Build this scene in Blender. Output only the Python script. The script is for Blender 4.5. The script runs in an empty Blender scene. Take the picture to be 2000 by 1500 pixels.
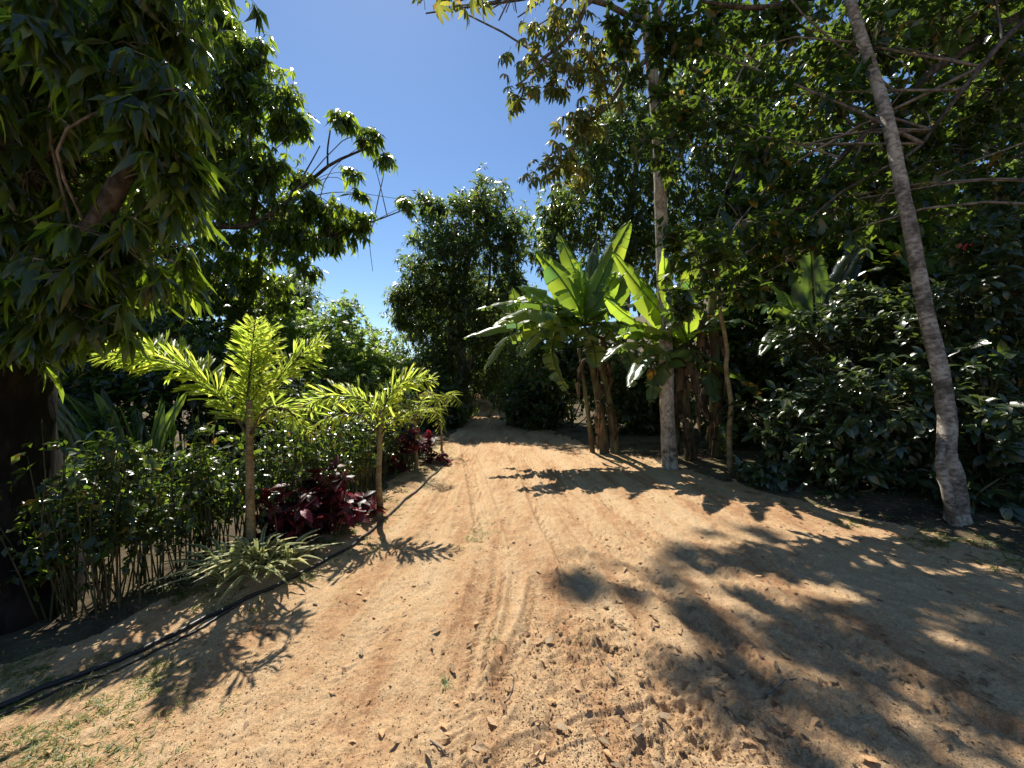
import bpy, math, random
import numpy as np
from mathutils import Matrix, Vector
rng = np.random.default_rng(7); random.seed(7)
S = bpy.context.scene; C = S.collection
# ---------------------------------------------------------------- camera, sky, sun
F = 760.0; EYE = 1.5                      # focal length in photo pixels (photo 2000 x 1500), eye height
cam = bpy.data.cameras.new('camera'); co = bpy.data.objects.new('camera', cam); C.objects.link(co)
cam.sensor_width = 36; cam.lens = 36*F/2000; cam.clip_start = .05; cam.clip_end = 2000
co.location = (0, 0, EYE); co.rotation_euler = (math.pi/2, 0, 0); S.camera = co
SUN = np.array([-300., 760., 1170.]); SUN /= np.linalg.norm(SUN)
SH = -SUN[:2]/SUN[2]                      # shadow shift per metre of height
elev = math.asin(SUN[2]); azim = math.atan2(SUN[0], SUN[1])
w = bpy.data.worlds.new('World'); S.world = w; w.use_nodes = True
nt = w.node_tree; bg = nt.nodes['Background']; sky = nt.nodes.new('ShaderNodeTexSky')
sky.sky_type = 'NISHITA'; sky.sun_disc = False; sky.sun_elevation = elev; sky.sun_rotation = azim
sky.altitude = 600; sky.air_density = 1.0; sky.dust_density = .15; sky.ozone_density = 2.2
hs = nt.nodes.new('ShaderNodeHueSaturation'); hs.inputs['Saturation'].default_value = 1.1
nt.links.new(sky.outputs[0], hs.inputs['Color']); nt.links.new(hs.outputs[0], bg.inputs[0]); bg.inputs[1].default_value = .094
sl = bpy.data.lights.new('sun', 'SUN'); sl.energy = 5.0; sl.angle = math.radians(.53); sl.color = (1, .94, .84)
so = bpy.data.objects.new('sun', sl); C.objects.link(so)
so.rotation_euler = Vector(SUN).to_track_quat('Z', 'Y').to_euler()
S.view_settings.view_transform = 'Standard'; S.view_settings.look = 'None'
S.view_settings.exposure = .7; S.view_settings.gamma = 1; S.view_settings.use_curve_mapping = False
S.render.engine = 'CYCLES'
cy = S.cycles; cy.max_bounces = 6; cy.diffuse_bounces = 3; cy.glossy_bounces = 2; cy.transmission_bounces = 4
cy.caustics_reflective = False; cy.caustics_refractive = False; cy.use_denoising = True
try: cy.denoising_prefilter = 'ACCURATE'
except Exception: pass

# ---------------------------------------------------------------- helpers
def W(px, py, d): return np.array([(px-1000)/F*d, d, EYE+(750-py)/F*d])
def toimg(P):
    P = np.atleast_2d(P); y = np.maximum(P[:, 1], .01)
    return np.stack([1000+F*P[:, 0]/y, 750-F*(P[:, 2]-EYE)/y], 1)
def G(px, py, z=0.):                      # ground point seen at a pixel
    d = (EYE-z)*F/(py-750); return np.array([(px-1000)/F*d, d, z])
def unit(v): return v/np.maximum(np.linalg.norm(v, axis=-1, keepdims=True), 1e-9)
def inpoly(p, poly):
    p = np.atleast_2d(p); x, y = p[:, 0], p[:, 1]; r = np.zeros(len(p), bool); n = len(poly)
    for i in range(n):
        x1, y1 = poly[i]; x2, y2 = poly[(i+1) % n]
        c = ((y1 > y) != (y2 > y)) & (x < (x2-x1)*(y-y1)/((y2-y1) or 1e-9)+x1); r ^= c
    return r
LIT = [(0, 1330), (200, 1260), (450, 1175), (600, 1110), (760, 1005), (880, 890), (960, 862), (1100, 880), (1190, 935), (1150, 985), (1060, 1020),
       (1100, 1060), (1060, 1090), (1130, 1200), (1230, 1240), (1330, 1300), (1420, 1380), (1500, 1500), (1500, 1700), (0, 1700)]
def shades_lit(P):
    P = np.atleast_2d(P); g = P.copy(); g[:, 0] += SH[0]*P[:, 2]; g[:, 1] += SH[1]*P[:, 2]; g[:, 2] = 0
    return (g[:, 1] > .9) & inpoly(toimg(g), LIT)

def build(name, V, Fc, mats, parent=None, base=None, smooth=True, mi=None):
    """one mesh object from vertex and triangle arrays in world space (base = parent's origin)"""
    V = np.asarray(V, np.float32).reshape(-1, 3); Fc = np.asarray(Fc, np.int32).reshape(-1, 3)
    me = make_mesh(name, V-(np.asarray(base, np.float32) if base is not None else 0), Fc, mats, smooth, mi)
    return link(name, me, parent)
def make_mesh(name, V, Fc, mats, smooth=True, mi=None):
    V = np.asarray(V, np.float32); Fc = np.asarray(Fc, np.int32)
    me = bpy.data.meshes.new(name); n = len(Fc)
    me.vertices.add(len(V)); me.vertices.foreach_set('co', V.ravel())
    me.loops.add(n*3); me.loops.foreach_set('vertex_index', Fc.ravel())
    me.polygons.add(n); me.polygons.foreach_set('loop_start', np.arange(0, n*3, 3, dtype=np.int32))
    if smooth: me.polygons.foreach_set('use_smooth', np.ones(n, bool))
    if mi is not None: me.polygons.foreach_set('material_index', np.asarray(mi, np.int32))
    for m in (mats if isinstance(mats, (list, tuple)) else [mats]): me.materials.append(m)
    me.update(); me.validate(); return me
def link(name, me, parent=None):
    o = bpy.data.objects.new(name, me); C.objects.link(o)
    if parent: o.parent = parent
    return o
def tag(o, label=None, cat=None, group=None, kind=None):
    if label: o['label'] = label
    if cat: o['category'] = cat
    if group: o['group'] = group
    if kind: o['kind'] = kind
    return o
def thing(name, base, label, cat, group=None):
    o = link(name, None); o.location = tuple(float(v) for v in base); o.empty_display_size = .2
    return tag(o, label, cat, group)
class Geo:
    def __init__(s): s.v = []; s.f = []; s.m = []; s.n = 0
    def add(s, V, Fc, m=0):
        V = np.asarray(V).reshape(-1, 3); Fc = np.asarray(Fc).reshape(-1, 3)
        s.v.append(V); s.f.append(Fc+s.n); s.n += len(V)
        s.m.append(np.full(len(Fc), m) if np.isscalar(m) else np.asarray(m))
    def obj(s, name, mats, parent=None, base=None, smooth=True):
        return build(name, np.concatenate(s.v), np.concatenate(s.f), mats, parent, base, smooth, np.concatenate(s.m))
def spline(pts, n):
    pts = np.asarray(pts, float); k = len(pts)
    if k == 2: t = np.linspace(0, 1, n)[:, None]; return pts[0]*(1-t)+pts[1]*t
    P = np.vstack([2*pts[0]-pts[1], pts, 2*pts[-1]-pts[-2]]); u = np.linspace(0, k-1-1e-6, n); i = u.astype(int); t = (u-i)[:, None]
    a, b, c, d = P[i], P[i+1], P[i+2], P[i+3]
    return .5*((2*b)+(c-a)*t+(2*a-5*b+4*c-d)*t*t+(3*b-a-3*c+d)*t**3)
def tube(g, path, rad, sides=6, m=0, lump=0.):
    path = np.asarray(path, float); n = len(path)
    rad = np.interp(np.linspace(0, 1, n), np.linspace(0, 1, len(rad)), rad) if not np.isscalar(rad) else np.full(n, rad)
    T = unit(np.gradient(path, axis=0)); ref = np.array([0., 1, 0]) if abs(T[0, 1]) < .8 else np.array([1., 0, 0])
    A = np.zeros_like(T); A[0] = unit(np.cross(T[0], ref))
    for q in range(1, n): A[q] = unit(A[q-1]-T[q]*np.dot(A[q-1], T[q]))
    B = np.cross(T, A); th = np.linspace(0, 2*np.pi, sides, endpoint=False)
    R = rad[:, None]*np.ones((n, sides))
    if lump: R = R*(1+lump*rng.normal(size=(n, sides)))
    V = path[:, None]+R[..., None]*(A[:, None]*np.cos(th)[None, :, None]+B[:, None]*np.sin(th)[None, :, None])
    i = np.arange(n-1)[:, None]*sides; j = np.arange(sides)[None]; k = (j+1) % sides
    a, b, c, d = i+j, i+k, i+sides+k, i+sides+j
    Fc = np.concatenate([np.stack([a, b, c], -1).reshape(-1, 3), np.stack([a, c, d], -1).reshape(-1, 3)])
    V = V.reshape(-1, 3); e = len(V); V = np.vstack([V, path[-1:]])
    l = (n-1)*sides; Fc = np.vstack([Fc, np.stack([l+j[0], l+k[0], np.full(sides, e)], 1)])
    g.add(V, Fc, m)

# value noise
_L = rng.random((256, 256))
def vn(x, y):
    xi = np.floor(x).astype(int); yi = np.floor(y).astype(int); fx = x-xi; fy = y-yi
    fx = fx*fx*(3-2*fx); fy = fy*fy*(3-2*fy); q = lambda a, b: _L[a & 255, b & 255]
    return (q(xi, yi)*(1-fx)+q(xi+1, yi)*fx)*(1-fy)+(q(xi, yi+1)*(1-fx)+q(xi+1, yi+1)*fx)*fy
def fbm(x, y, o=4):
    r = 0; a = .5; t = 0
    for i in range(o): r = r+a*vn(x*2**i+17*i, y*2**i+31*i); t += a; a *= .55
    return r/t

# ---------------------------------------------------------------- materials
def newmat(name):
    m = bpy.data.materials.new(name); m.use_nodes = True; t = m.node_tree; t.nodes.clear()
    o = t.nodes.new('ShaderNodeOutputMaterial'); return m, t, o
def N(t, k, **kw):
    n = t.nodes.new(k)
    for a, b in kw.items(): setattr(n, a, b)
    return n
def ramp(t, fac, stops):
    r = N(t, 'ShaderNodeValToRGB'); t.links.new(fac, r.inputs[0]); e = r.color_ramp.elements
    while len(e) < len(stops): e.new(.5)
    for i, (p, c) in enumerate(stops): e[i].position = p; e[i].color = (*c, 1)
    return r.outputs[0]
def mul(c, k): return tuple(min(1, v*k) for v in c)
def leafmat(name, base, trans, rough=.35, tf=.45, odd=None, oddf=.06, spec=.5, var=.45, nscale=9.):
    m, t, o = newmat(name); geo = N(t, 'ShaderNodeNewGeometry'); oi = N(t, 'ShaderNodeObjectInfo')
    a = N(t, 'ShaderNodeMath', operation='ADD'); t.links.new(geo.outputs['Random Per Island'], a.inputs[0]); t.links.new(oi.outputs['Random'], a.inputs[1])
    f = N(t, 'ShaderNodeMath', operation='FRACT'); t.links.new(a.outputs[0], f.inputs[0])
    odd = odd or base; odt = mul(odd, 3.0)
    def col(c, oc): return ramp(t, f.outputs[0], [(0, oc), (oddf, oc), (oddf+.01, mul(c, 1-var)), (.6, c), (1, mul((c[0]*1.25, c[1]*1.05, c[2]*.9), 1+var*.7))])
    cb = col(base, odd); ct = col(trans, odt)
    tc = N(t, 'ShaderNodeTexCoord'); nz = N(t, 'ShaderNodeTexNoise'); nz.inputs['Scale'].default_value = nscale; nz.inputs['Detail'].default_value = 3
    t.links.new(tc.outputs['Object'], nz.inputs[0])
    nm = N(t, 'ShaderNodeMapRange'); t.links.new(nz.outputs[0], nm.inputs[0]); nm.inputs[1].default_value = .3; nm.inputs[2].default_value = .7; nm.inputs[3].default_value = .75; nm.inputs[4].default_value = 1.2
    mx = N(t, 'ShaderNodeVectorMath', operation='SCALE'); t.links.new(cb, mx.inputs[0]); t.links.new(nm.outputs[0], mx.inputs['Scale'])
    p = N(t, 'ShaderNodeBsdfPrincipled'); t.links.new(mx.outputs[0], p.inputs['Base Color']); p.inputs['Roughness'].default_value = rough
    p.inputs['Specular IOR Level'].default_value = spec
    bp = N(t, 'ShaderNodeBump'); bp.inputs['Strength'].default_value = .35; bp.inputs['Distance'].default_value = .01
    t.links.new(nz.outputs[0], bp.inputs['Height']); t.links.new(bp.outputs[0], p.inputs['Normal'])
    tr = N(t, 'ShaderNodeBsdfTranslucent'); t.links.new(ct, tr.inputs[0])
    ms = N(t, 'ShaderNodeMixShader'); ms.inputs[0].default_value = tf
    t.links.new(p.outputs[0], ms.inputs[1]); t.links.new(tr.outputs[0], ms.inputs[2]); t.links.new(ms.outputs[0], o.inputs[0]); return m
def barkmat(name, c1, c2, c3, sc=14, zs=.35, rough=.9, bump=.5):
    m, t, o = newmat(name); tc = N(t, 'ShaderNodeTexCoord'); mp = N(t, 'ShaderNodeMapping'); mp.inputs['Scale'].default_value = (1, 1, zs)
    t.links.new(tc.outputs['Object'], mp.inputs[0])
    n1 = N(t, 'ShaderNodeTexNoise'); n1.inputs['Scale'].default_value = sc; n1.inputs['Detail'].default_value = 8; n1.inputs['Roughness'].default_value = .7
    t.links.new(mp.outputs[0], n1.inputs[0])
    n2 = N(t, 'ShaderNodeTexNoise'); n2.inputs['Scale'].default_value = sc*.25; n2.inputs['Detail'].default_value = 4; t.links.new(tc.outputs['Object'], n2.inputs[0])
    ad = N(t, 'ShaderNodeMath', operation='MULTIPLY_ADD'); t.links.new(n2.outputs[0], ad.inputs[0]); ad.inputs[1].default_value = .7; t.links.new(n1.outputs[0], ad.inputs[2])
    sb = N(t, 'ShaderNodeMath', operation='SUBTRACT'); t.links.new(ad.outputs[0], sb.inputs[0]); sb.inputs[1].default_value = .35
    c = ramp(t, sb.outputs[0], [(.34, c1), (.5, c2), (.62, c3)])
    p = N(t, 'ShaderNodeBsdfPrincipled'); t.links.new(c, p.inputs['Base Color']); p.inputs['Roughness'].default_value = rough; p.inputs['Specular IOR Level'].default_value = .2
    b = N(t, 'ShaderNodeBump'); b.inputs['Strength'].default_value = bump; b.inputs['Distance'].default_value = .02; t.links.new(n1.outputs[0], b.inputs['Height']); t.links.new(b.outputs[0], p.inputs['Normal'])
    t.links.new(p.outputs[0], o.inputs[0]); return m
def soilmat(name, stops, streak=False, grain=1.):
    m, t, o = newmat(name); tc = N(t, 'ShaderNodeTexCoord'); L = t.links.new
    def nz(s, d=5, r=.6): n = N(t, 'ShaderNodeTexNoise'); n.inputs['Scale'].default_value = s; n.inputs['Detail'].default_value = d; n.inputs['Roughness'].default_value = r; L(tc.outputs['Object'], n.inputs[0]); return n.outputs[0]
    if streak:
        mp = N(t, 'ShaderNodeMapping'); mp.inputs['Scale'].default_value = (3.2, .5, 1); L(tc.outputs['Object'], mp.inputs[0])
    big, mid, fine, vf = nz(1.1, 5), nz(9, 6, .7), nz(70, 4, .7), nz(330, 2)
    if streak: L(mp.outputs[0], big.node.inputs[0])
    a = N(t, 'ShaderNodeMath', operation='MULTIPLY_ADD'); L(mid, a.inputs[0]); a.inputs[1].default_value = .55; L(big, a.inputs[2])
    s = N(t, 'ShaderNodeMath', operation='SUBTRACT'); L(a.outputs[0], s.inputs[0]); s.inputs[1].default_value = .275
    c = ramp(t, s.outputs[0], stops)
    # dark and pale grains
    g = N(t, 'ShaderNodeMath', operation='MULTIPLY_ADD'); L(fine, g.inputs[0]); g.inputs[1].default_value = .8; L(vf, g.inputs[2])
    mr = N(t, 'ShaderNodeMapRange'); L(g.outputs[0], mr.inputs[0]); mr.inputs[1].default_value = .6; mr.inputs[2].default_value = 1.2; mr.inputs[3].default_value = .42; mr.inputs[4].default_value = 1.42
    sc = N(t, 'ShaderNodeVectorMath', operation='SCALE'); L(c, sc.inputs[0]); L(mr.outputs[0], sc.inputs['Scale'])
    p = N(t, 'ShaderNodeBsdfPrincipled'); L(sc.outputs[0], p.inputs['Base Color']); p.inputs['Roughness'].default_value = .95; p.inputs['Specular IOR Level'].default_value = .12
    b = N(t, 'ShaderNodeBump'); b.inputs['Strength'].default_value = .8*grain; b.inputs['Distance'].default_value = .012; L(g.outputs[0], b.inputs['Height'])
    b2 = N(t, 'ShaderNodeBump'); b2.inputs['Strength'].default_value = .6*grain; b2.inputs['Distance'].default_value = .03; L(mid, b2.inputs['Height']); L(b.outputs[0], b2.inputs['Normal'])
    L(b2.outputs[0], p.inputs['Normal']); L(p.outputs[0], o.inputs[0]); return m
def plain(name, c, rough=.6, spec=.4):
    m, t, o = newmat(name); p = N(t, 'ShaderNodeBsdfPrincipled'); nz = N(t, 'ShaderNodeTexNoise'); nz.inputs['Scale'].default_value = 25
    tc = N(t, 'ShaderNodeTexCoord'); t.links.new(tc.outputs['Object'], nz.inputs[0])
    t.links.new(ramp(t, nz.outputs[0], [(.3, mul(c, .6)), (.7, mul(c, 1.3))]), p.inputs['Base Color'])
    p.inputs['Roughness'].default_value = rough; p.inputs['Specular IOR Level'].default_value = spec; t.links.new(p.outputs[0], o.inputs[0]); return m

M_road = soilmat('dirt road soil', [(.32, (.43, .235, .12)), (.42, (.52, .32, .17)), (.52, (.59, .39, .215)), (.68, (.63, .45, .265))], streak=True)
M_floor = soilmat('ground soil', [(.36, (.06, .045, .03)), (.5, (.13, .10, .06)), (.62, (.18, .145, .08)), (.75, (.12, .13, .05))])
M_clod = soilmat('clod soil', [(.36, (.42, .25, .13)), (.5, (.50, .33, .18)), (.7, (.56, .40, .23))])
M_mango = leafmat('mango leaves', (.024, .046, .018), (.46, .66, .05), .25, .40, (.10, .10, .03), .02, spec=.6)
M_mangoB = leafmat('far mango leaves', (.035, .06, .024), (.30, .44, .08), .30, .42, (.14, .12, .03), .03, spec=.5)
M_cec = leafmat('fan leaves', (.06, .085, .03), (.40, .44, .07), .42, .42, (.22, .15, .03), .12)
M_oval = leafmat('oval leaves', (.024, .046, .018), (.25, .40, .04), .27, .33, (.2, .13, .02), .02, spec=.6)
M_coffee = leafmat('coffee leaves', (.036, .062, .026), (.22, .34, .05), .3, .24, (.1, .12, .03), .03, spec=.8)
M_lime = leafmat('bright shrub leaves', (.10, .16, .04), (.44, .66, .09), .4, .45, (.16, .18, .04), .04)
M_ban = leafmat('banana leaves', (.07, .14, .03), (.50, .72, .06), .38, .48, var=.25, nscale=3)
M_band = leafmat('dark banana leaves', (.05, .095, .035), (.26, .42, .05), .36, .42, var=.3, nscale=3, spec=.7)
M_dry = leafmat('dry brown leaves', (.10, .07, .045), (.12, .075, .04), .8, .2, (.045, .032, .022), .3, spec=.15)
M_yel = leafmat('yellow dying leaf', (.45, .26, .03), (.6, .36, .04), .6, .4)
M_palm = leafmat('foxtail palm leaflets', (.12, .18, .035), (.70, .88, .12), .38, .62, (.2, .2, .05), .02, var=.3)
M_red = leafmat('maroon leaves', (.055, .011, .018), (.22, .016, .035), .45, .3, (.20, .02, .035), .15, var=.5)
M_yucg = leafmat('variegated leaf centre', (.16, .21, .08), (.4, .5, .14), .45, .35)
M_yucc = leafmat('variegated leaf margin', (.52, .52, .27), (.6, .62, .3), .5, .35)
M_grass = leafmat('grass blades', (.10, .16, .045), (.36, .46, .10), .5, .4, (.34, .28, .12), .15)
M_litter = leafmat('fallen leaves', (.40, .28, .16), (.3, .2, .1), .6, .2, (.20, .12, .07), .25, var=.5, spec=.3)
M_pink = plain('pink flower', (.6, .04, .15))
M_barkA = barkmat('pale lichen bark', (.10, .08, .06), (.34, .29, .22), (.50, .45, .36), 16, .9)
M_barkB = barkmat('grey mottled bark', (.08, .07, .055), (.24, .205, .165), (.42, .38, .31), 15, 1.8, bump=.9)
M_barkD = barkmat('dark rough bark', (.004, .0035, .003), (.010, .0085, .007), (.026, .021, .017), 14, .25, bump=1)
M_twig = barkmat('grey branch bark', (.07, .06, .05), (.16, .135, .11), (.26, .22, .18), 20, .5)
M_bough = barkmat('brown bough bark', (.025, .02, .016), (.065, .052, .04), (.12, .10, .08), 20, .5)
M_palmst = barkmat('palm stem', (.13, .09, .045), (.24, .18, .09), (.34, .27, .15), 30, 2.5)
M_banst = barkmat('banana pseudostem', (.05, .035, .022), (.10, .08, .045), (.14, .15, .07), 12, .15)
M_stem = barkmat('green brown stem', (.03, .04, .015), (.07, .07, .03), (.12, .10, .05), 20, .5)
M_hose = plain('black hose', (.02, .02, .022), .45, .5)

# ---------------------------------------------------------------- leaf templates (length 1 along +Y, normal +Z)
def T_leaf(w=.24, fold=.25, droop=.25, st=(0, .2, .5, .8, 1), pw=.8, wav=0.):
    t = np.array(st); prof = np.sin(np.pi*np.clip(t, 0, 1)**pw)*w/2; z = -droop*t**2; y = t*(1-.25*droop*t)
    V = []; Fc = []
    for i, k in enumerate(t):
        if i in (0, len(t)-1): V.append([(0, y[i], z[i])])
        else:
            wv = wav*random.uniform(-1, 1)
            V.append([(-prof[i], y[i], z[i]+fold*prof[i]+wv), (0, y[i], z[i]), (prof[i], y[i], z[i]+fold*prof[i]-wv)])
    idx = []; n = 0; flat = []
    for r in V: idx.append(list(range(n, n+len(r)))); n += len(r); flat += r
    for i in range(len(t)-1):
        a, b = idx[i], idx[i+1]
        if len(a) == 1: Fc += [(a[0], b[1], b[0]), (a[0], b[2], b[1])]
        elif len(b) == 1: Fc += [(a[0], a[1], b[0]), (a[1], a[2], b[0])]
        else: Fc += [(a[0], a[1], b[1]), (a[0], b[1], b[0]), (a[1], a[2], b[2]), (a[1], b[2], b[1])]
    return np.array(flat, float), np.array(Fc)
def T_join(parts):
    g = Geo()
    for V, Fc in parts: g.add(V, Fc)
    return np.concatenate(g.v), np.concatenate(g.f)
def rotz(V, a): c, s = math.cos(a), math.sin(a); return V@np.array([[c, s, 0], [-s, c, 0], [0, 0, 1]])
def T_fan(lobes=9, w=.3, droop=.5, span=5.2):
    ps = []
    for i in range(lobes):
        a = (i/(lobes-1)-.5)*span; V, Fc = T_leaf(w*random.uniform(.85, 1.1), .2, droop*random.uniform(.7, 1.3), (0, .35, .75, 1) if lobes > 7 else (0, .55, 1), 1.25)
        ps.append((rotz(V*(1-.35*abs(a)/2.6)*.55, a)+[0, .35, 0], Fc))
    ps.append((np.array([(-.012, 0, .05), (.012, 0, .05), (0, .37, 0)]), np.array([(0, 1, 2)])))
    return T_join(ps)
def T_jag():                                     # foxtail leaflet with a ragged fish-tail tip
    V = [(-.01, 0, 0), (.01, 0, 0), (-.04, .45, .02), (0, .45, -.02), (.04, .45, .02), (-.07, .78, .0), (0, .8, -.05), (.07, .76, 0), (-.09, 1.0, -.06), (-.035, .83, -.05), (.01, 1.0, -.1), (.04, .82, -.05), (.085, .95, -.04)]
    Fc = [(0, 3, 2), (0, 1, 3), (1, 4, 3), (2, 3, 6), (2, 6, 5), (3, 4, 7), (3, 7, 6), (5, 9, 8), (5, 6, 9), (6, 10, 9), (6, 11, 10), (6, 7, 11), (7, 12, 11)]
    return np.array(V, float), np.array(Fc)
TP = {
 'mango': [T_leaf(.175, .3, random.uniform(.05, .7), wav=.022) for _ in range(6)],
 'mango_lo': [T_leaf(.24, .3, d, (0, .45, 1)) for d in (.1, .3, .5)],
 'oval': [T_leaf(.5, .2, random.uniform(.05, .35), pw=.85, wav=.02) for _ in range(5)],
 'oval_lo': [T_leaf(.5, .25, d, (0, .45, 1)) for d in (.05, .2, .4)],
 'coffee': [T_leaf(.42, .22, random.uniform(.1, .4), (0, .15, .38, .62, .85, 1), wav=.03) for _ in range(6)],
 'fan': [T_fan(9, .34, random.uniform(.4, .9)) for _ in range(5)],
 'hand': [T_fan(6, .36, random.uniform(.3, .7), 3.6) for _ in range(4)],
 'jag': [T_jag()],
 'strip': [T_leaf(.06, .15, d, (0, .3, .7, 1), .5) for d in (.2, .4, .7)],
 'paddle': [T_leaf(.26, .25, d, (0, .15, .4, .65, .88, 1), .75, wav=.02) for d in (.05, .2, .4)],
}
_mc = {}
def tpl_mesh(k, i, mat, nm='leaf'):
    key = (k, i, mat.name, nm)
    if key not in _mc: _mc[key] = make_mesh(nm, TP[k][i][0], TP[k][i][1], mat)
    return _mc[key]
def frames(d, up):
    y = unit(d); x = unit(np.cross(y, up)); z = np.cross(x, y); return np.stack([x, y, z], -1)   # columns
def inview(P, m=0):
    q = toimg(P); return (P[:, 1] > .3) & (q[:, 0] > -m) & (q[:, 0] < 2000+m) & (q[:, 1] > -m) & (q[:, 1] < 1500+m)
def leaves(parent, base, key, mat, pos, d, up, size, single=0, part='leaf', bulk='crown', lo=None):
    """leaf placements: the `single` that show largest become parts of their own, the rest one foliage mesh"""
    pos = np.asarray(pos, float); n = len(pos)
    if n == 0: return
    R = frames(d, up)*np.asarray(size, float).reshape(-1, 1, 1)
    dist = np.linalg.norm(pos-[0, 0, EYE], axis=1); sc = np.where(inview(pos), np.asarray(size)/dist, 0)
    order = np.argsort(-sc); one = order[:single]; one = one[sc[one] > 0]; rest = np.setdiff1d(np.arange(n), one)
    K = len(TP[key]); b = np.asarray(base, float)
    for i in one:
        o = link(part, tpl_mesh(key, int(i) % K, mat, part), parent)
        m = np.eye(4); m[:3, :3] = R[i]; m[:3, 3] = pos[i]-b; o.matrix_basis = Matrix(m.tolist())
    if len(rest):
        g = Geo()
        def bake(idx, kk):
            KK = len(TP[kk])
            for v in range(KK):
                s = idx[idx % KK == v]
                if len(s) == 0: continue
                V, Fc = TP[kk][v]; P = np.einsum('nij,vj->nvi', R[s], V)+pos[s][:, None]
                g.add(P.reshape(-1, 3), (Fc[None]+(np.arange(len(s))*len(V))[:, None, None]).reshape(-1, 3))
        if lo is None: bake(rest, key)
        else:
            near = inview(pos[rest], 100) & (np.asarray(size)[rest]/dist[rest]*F > 46)
            if near.any(): bake(rest[near], key)
            if (~near).any(): bake(rest[~near], lo)
        o = g.obj(bulk, mat, parent, base); o['kind'] = 'stuff'
def blob_pts(blobs, n, shell=.5, rej=True):
    """cluster points in ellipsoids given as (px, py, depth, rx px, ry px, rdepth m)"""
    Wt = np.array([(b[3]*b[4]*b[2]**2)**.78 for b in blobs], float); Wt /= Wt.sum(); out = []; cen = []
    for b, wt in zip(blobs, Wt):
        k = max(3, int(n*wt)); c = W(*b[:3]); r = np.array([b[3]/F*b[2], b[5], b[4]/F*b[2]])
        ns = max(4, k//16); sc_ = unit(rng.normal(size=(ns, 3)))*(rng.random((ns, 1))**(shell*.8)); sr = rng.uniform(.12, .30, (ns, 1)); q = rng.integers(ns, size=k*4)
        u = sc_[q]+np.clip(rng.normal(size=(k*4, 3)), -1.8, 1.8)*sr[q]; fr = rng.random(k*4) < .22
        u[fr] = unit(rng.normal(size=(fr.sum(), 3)))*(rng.random((fr.sum(), 1))**shell)
        p = c+u*r
        if rej: p = p[~shades_lit(p)]
        p = p[p[:, 2] > .05][:k]; out.append(p); cen.append(np.repeat(c[None], len(p), 0))
    return np.vstack(out), np.vstack(cen)
def whorl(pos, axis, n, size, droop=.5, spread=(.5, 1.5), jit=.32):
    N_ = len(pos); P = np.repeat(pos, n, 0); A = np.repeat(unit(axis), n, 0)
    r = unit(np.cross(A, rng.normal(size=A.shape))); th = rng.uniform(spread[0], spread[1], (len(P), 1))
    d = A*np.cos(th)+r*np.sin(th); d[:, 2] -= droop; d = unit(d)
    up = unit(np.array([0, 0, 1.])+.6*A+.45*rng.normal(size=A.shape))
    s = size*(1+jit*rng.normal(size=len(P))).clip(.4, 1.7)
    return P+A*rng.uniform(-.25, .05, (len(P), 1))*size, d, up, s
def curve(a, b, sag=.12, n=5):
    a = np.asarray(a, float); b = np.asarray(b, float); L = np.linalg.norm(b-a)
    m = (a+b)/2+rng.normal(size=3)*L*.13+np.array([0, 0, L*sag]); return spline([a, m, b], n)
def twigs(g, cen, pts, frac, r=.006, m=0, sides=3):
    idx = np.flatnonzero(rng.random(len(pts)) < frac)
    for i in idx: tube(g, curve(cen[i]+(pts[i]-cen[i])*.15, pts[i], .05, 4), [r*1.6, r*.5], sides, m)

# ---------------------------------------------------------------- ground and road (one height field, split along the road's edge)
def pxline(l, z=0.): return np.array([G(x, y, z) for x, y in l])
LEFT = pxline([(905, 862), (880, 895), (800, 975), (700, 1060), (480, 1165), (240, 1285), (0, 1390)])
def leftx(y): return np.interp(y, LEFT[::-1, 1], LEFT[::-1, 0])-np.where(y < 1.78, (1.78-y)*.6, 0)
def rightx(y): return np.interp(y, [0, 1.5, 3.35, 4.0, 6.9, 9.5, 12, 40], [6.5, 5.6, 4.4, 4.1, 3.0, 1.9, 1.3, .2])
def lx(y): return np.where(y > 9, np.interp(y, [9, 11, 14, 25, 40], [leftx(np.array(9.)), -1.25, -1.45, -2.0, -3.]), leftx(y))
def rx(y): return rightx(y)
TR = [([(905, 860), (930, 950), (955, 1060), (950, 1150), (915, 1260), (850, 1500), (800, 1640)], .13, .021, .055),
      ([(985, 862), (1030, 935), (1060, 1000), (1110, 1080), (1170, 1180), (1290, 1330), (1420, 1500)], .12, .017, .06),
      ([(940, 1520), (1040, 1462), (1160, 1425), (1330, 1388), (1480, 1350)], .05, .011, .03),
      ([(890, 1500), (940, 1400), (1010, 1300), (1050, 1200), (1060, 1120)], .10, .016, .05),
      ([(930, 862), (880, 950), (840, 1050), (760, 1180), (600, 1400), (500, 1550)], .14, .013, .06),
      ([(1040, 875), (1150, 950), (1300, 1050), (1500, 1180), (1750, 1330), (2000, 1480)], .16, .014, .07),
      ([(1000, 865), (1090, 960), (1200, 1060), (1380, 1230), (1600, 1500)], .13, .014, .06)]
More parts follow.
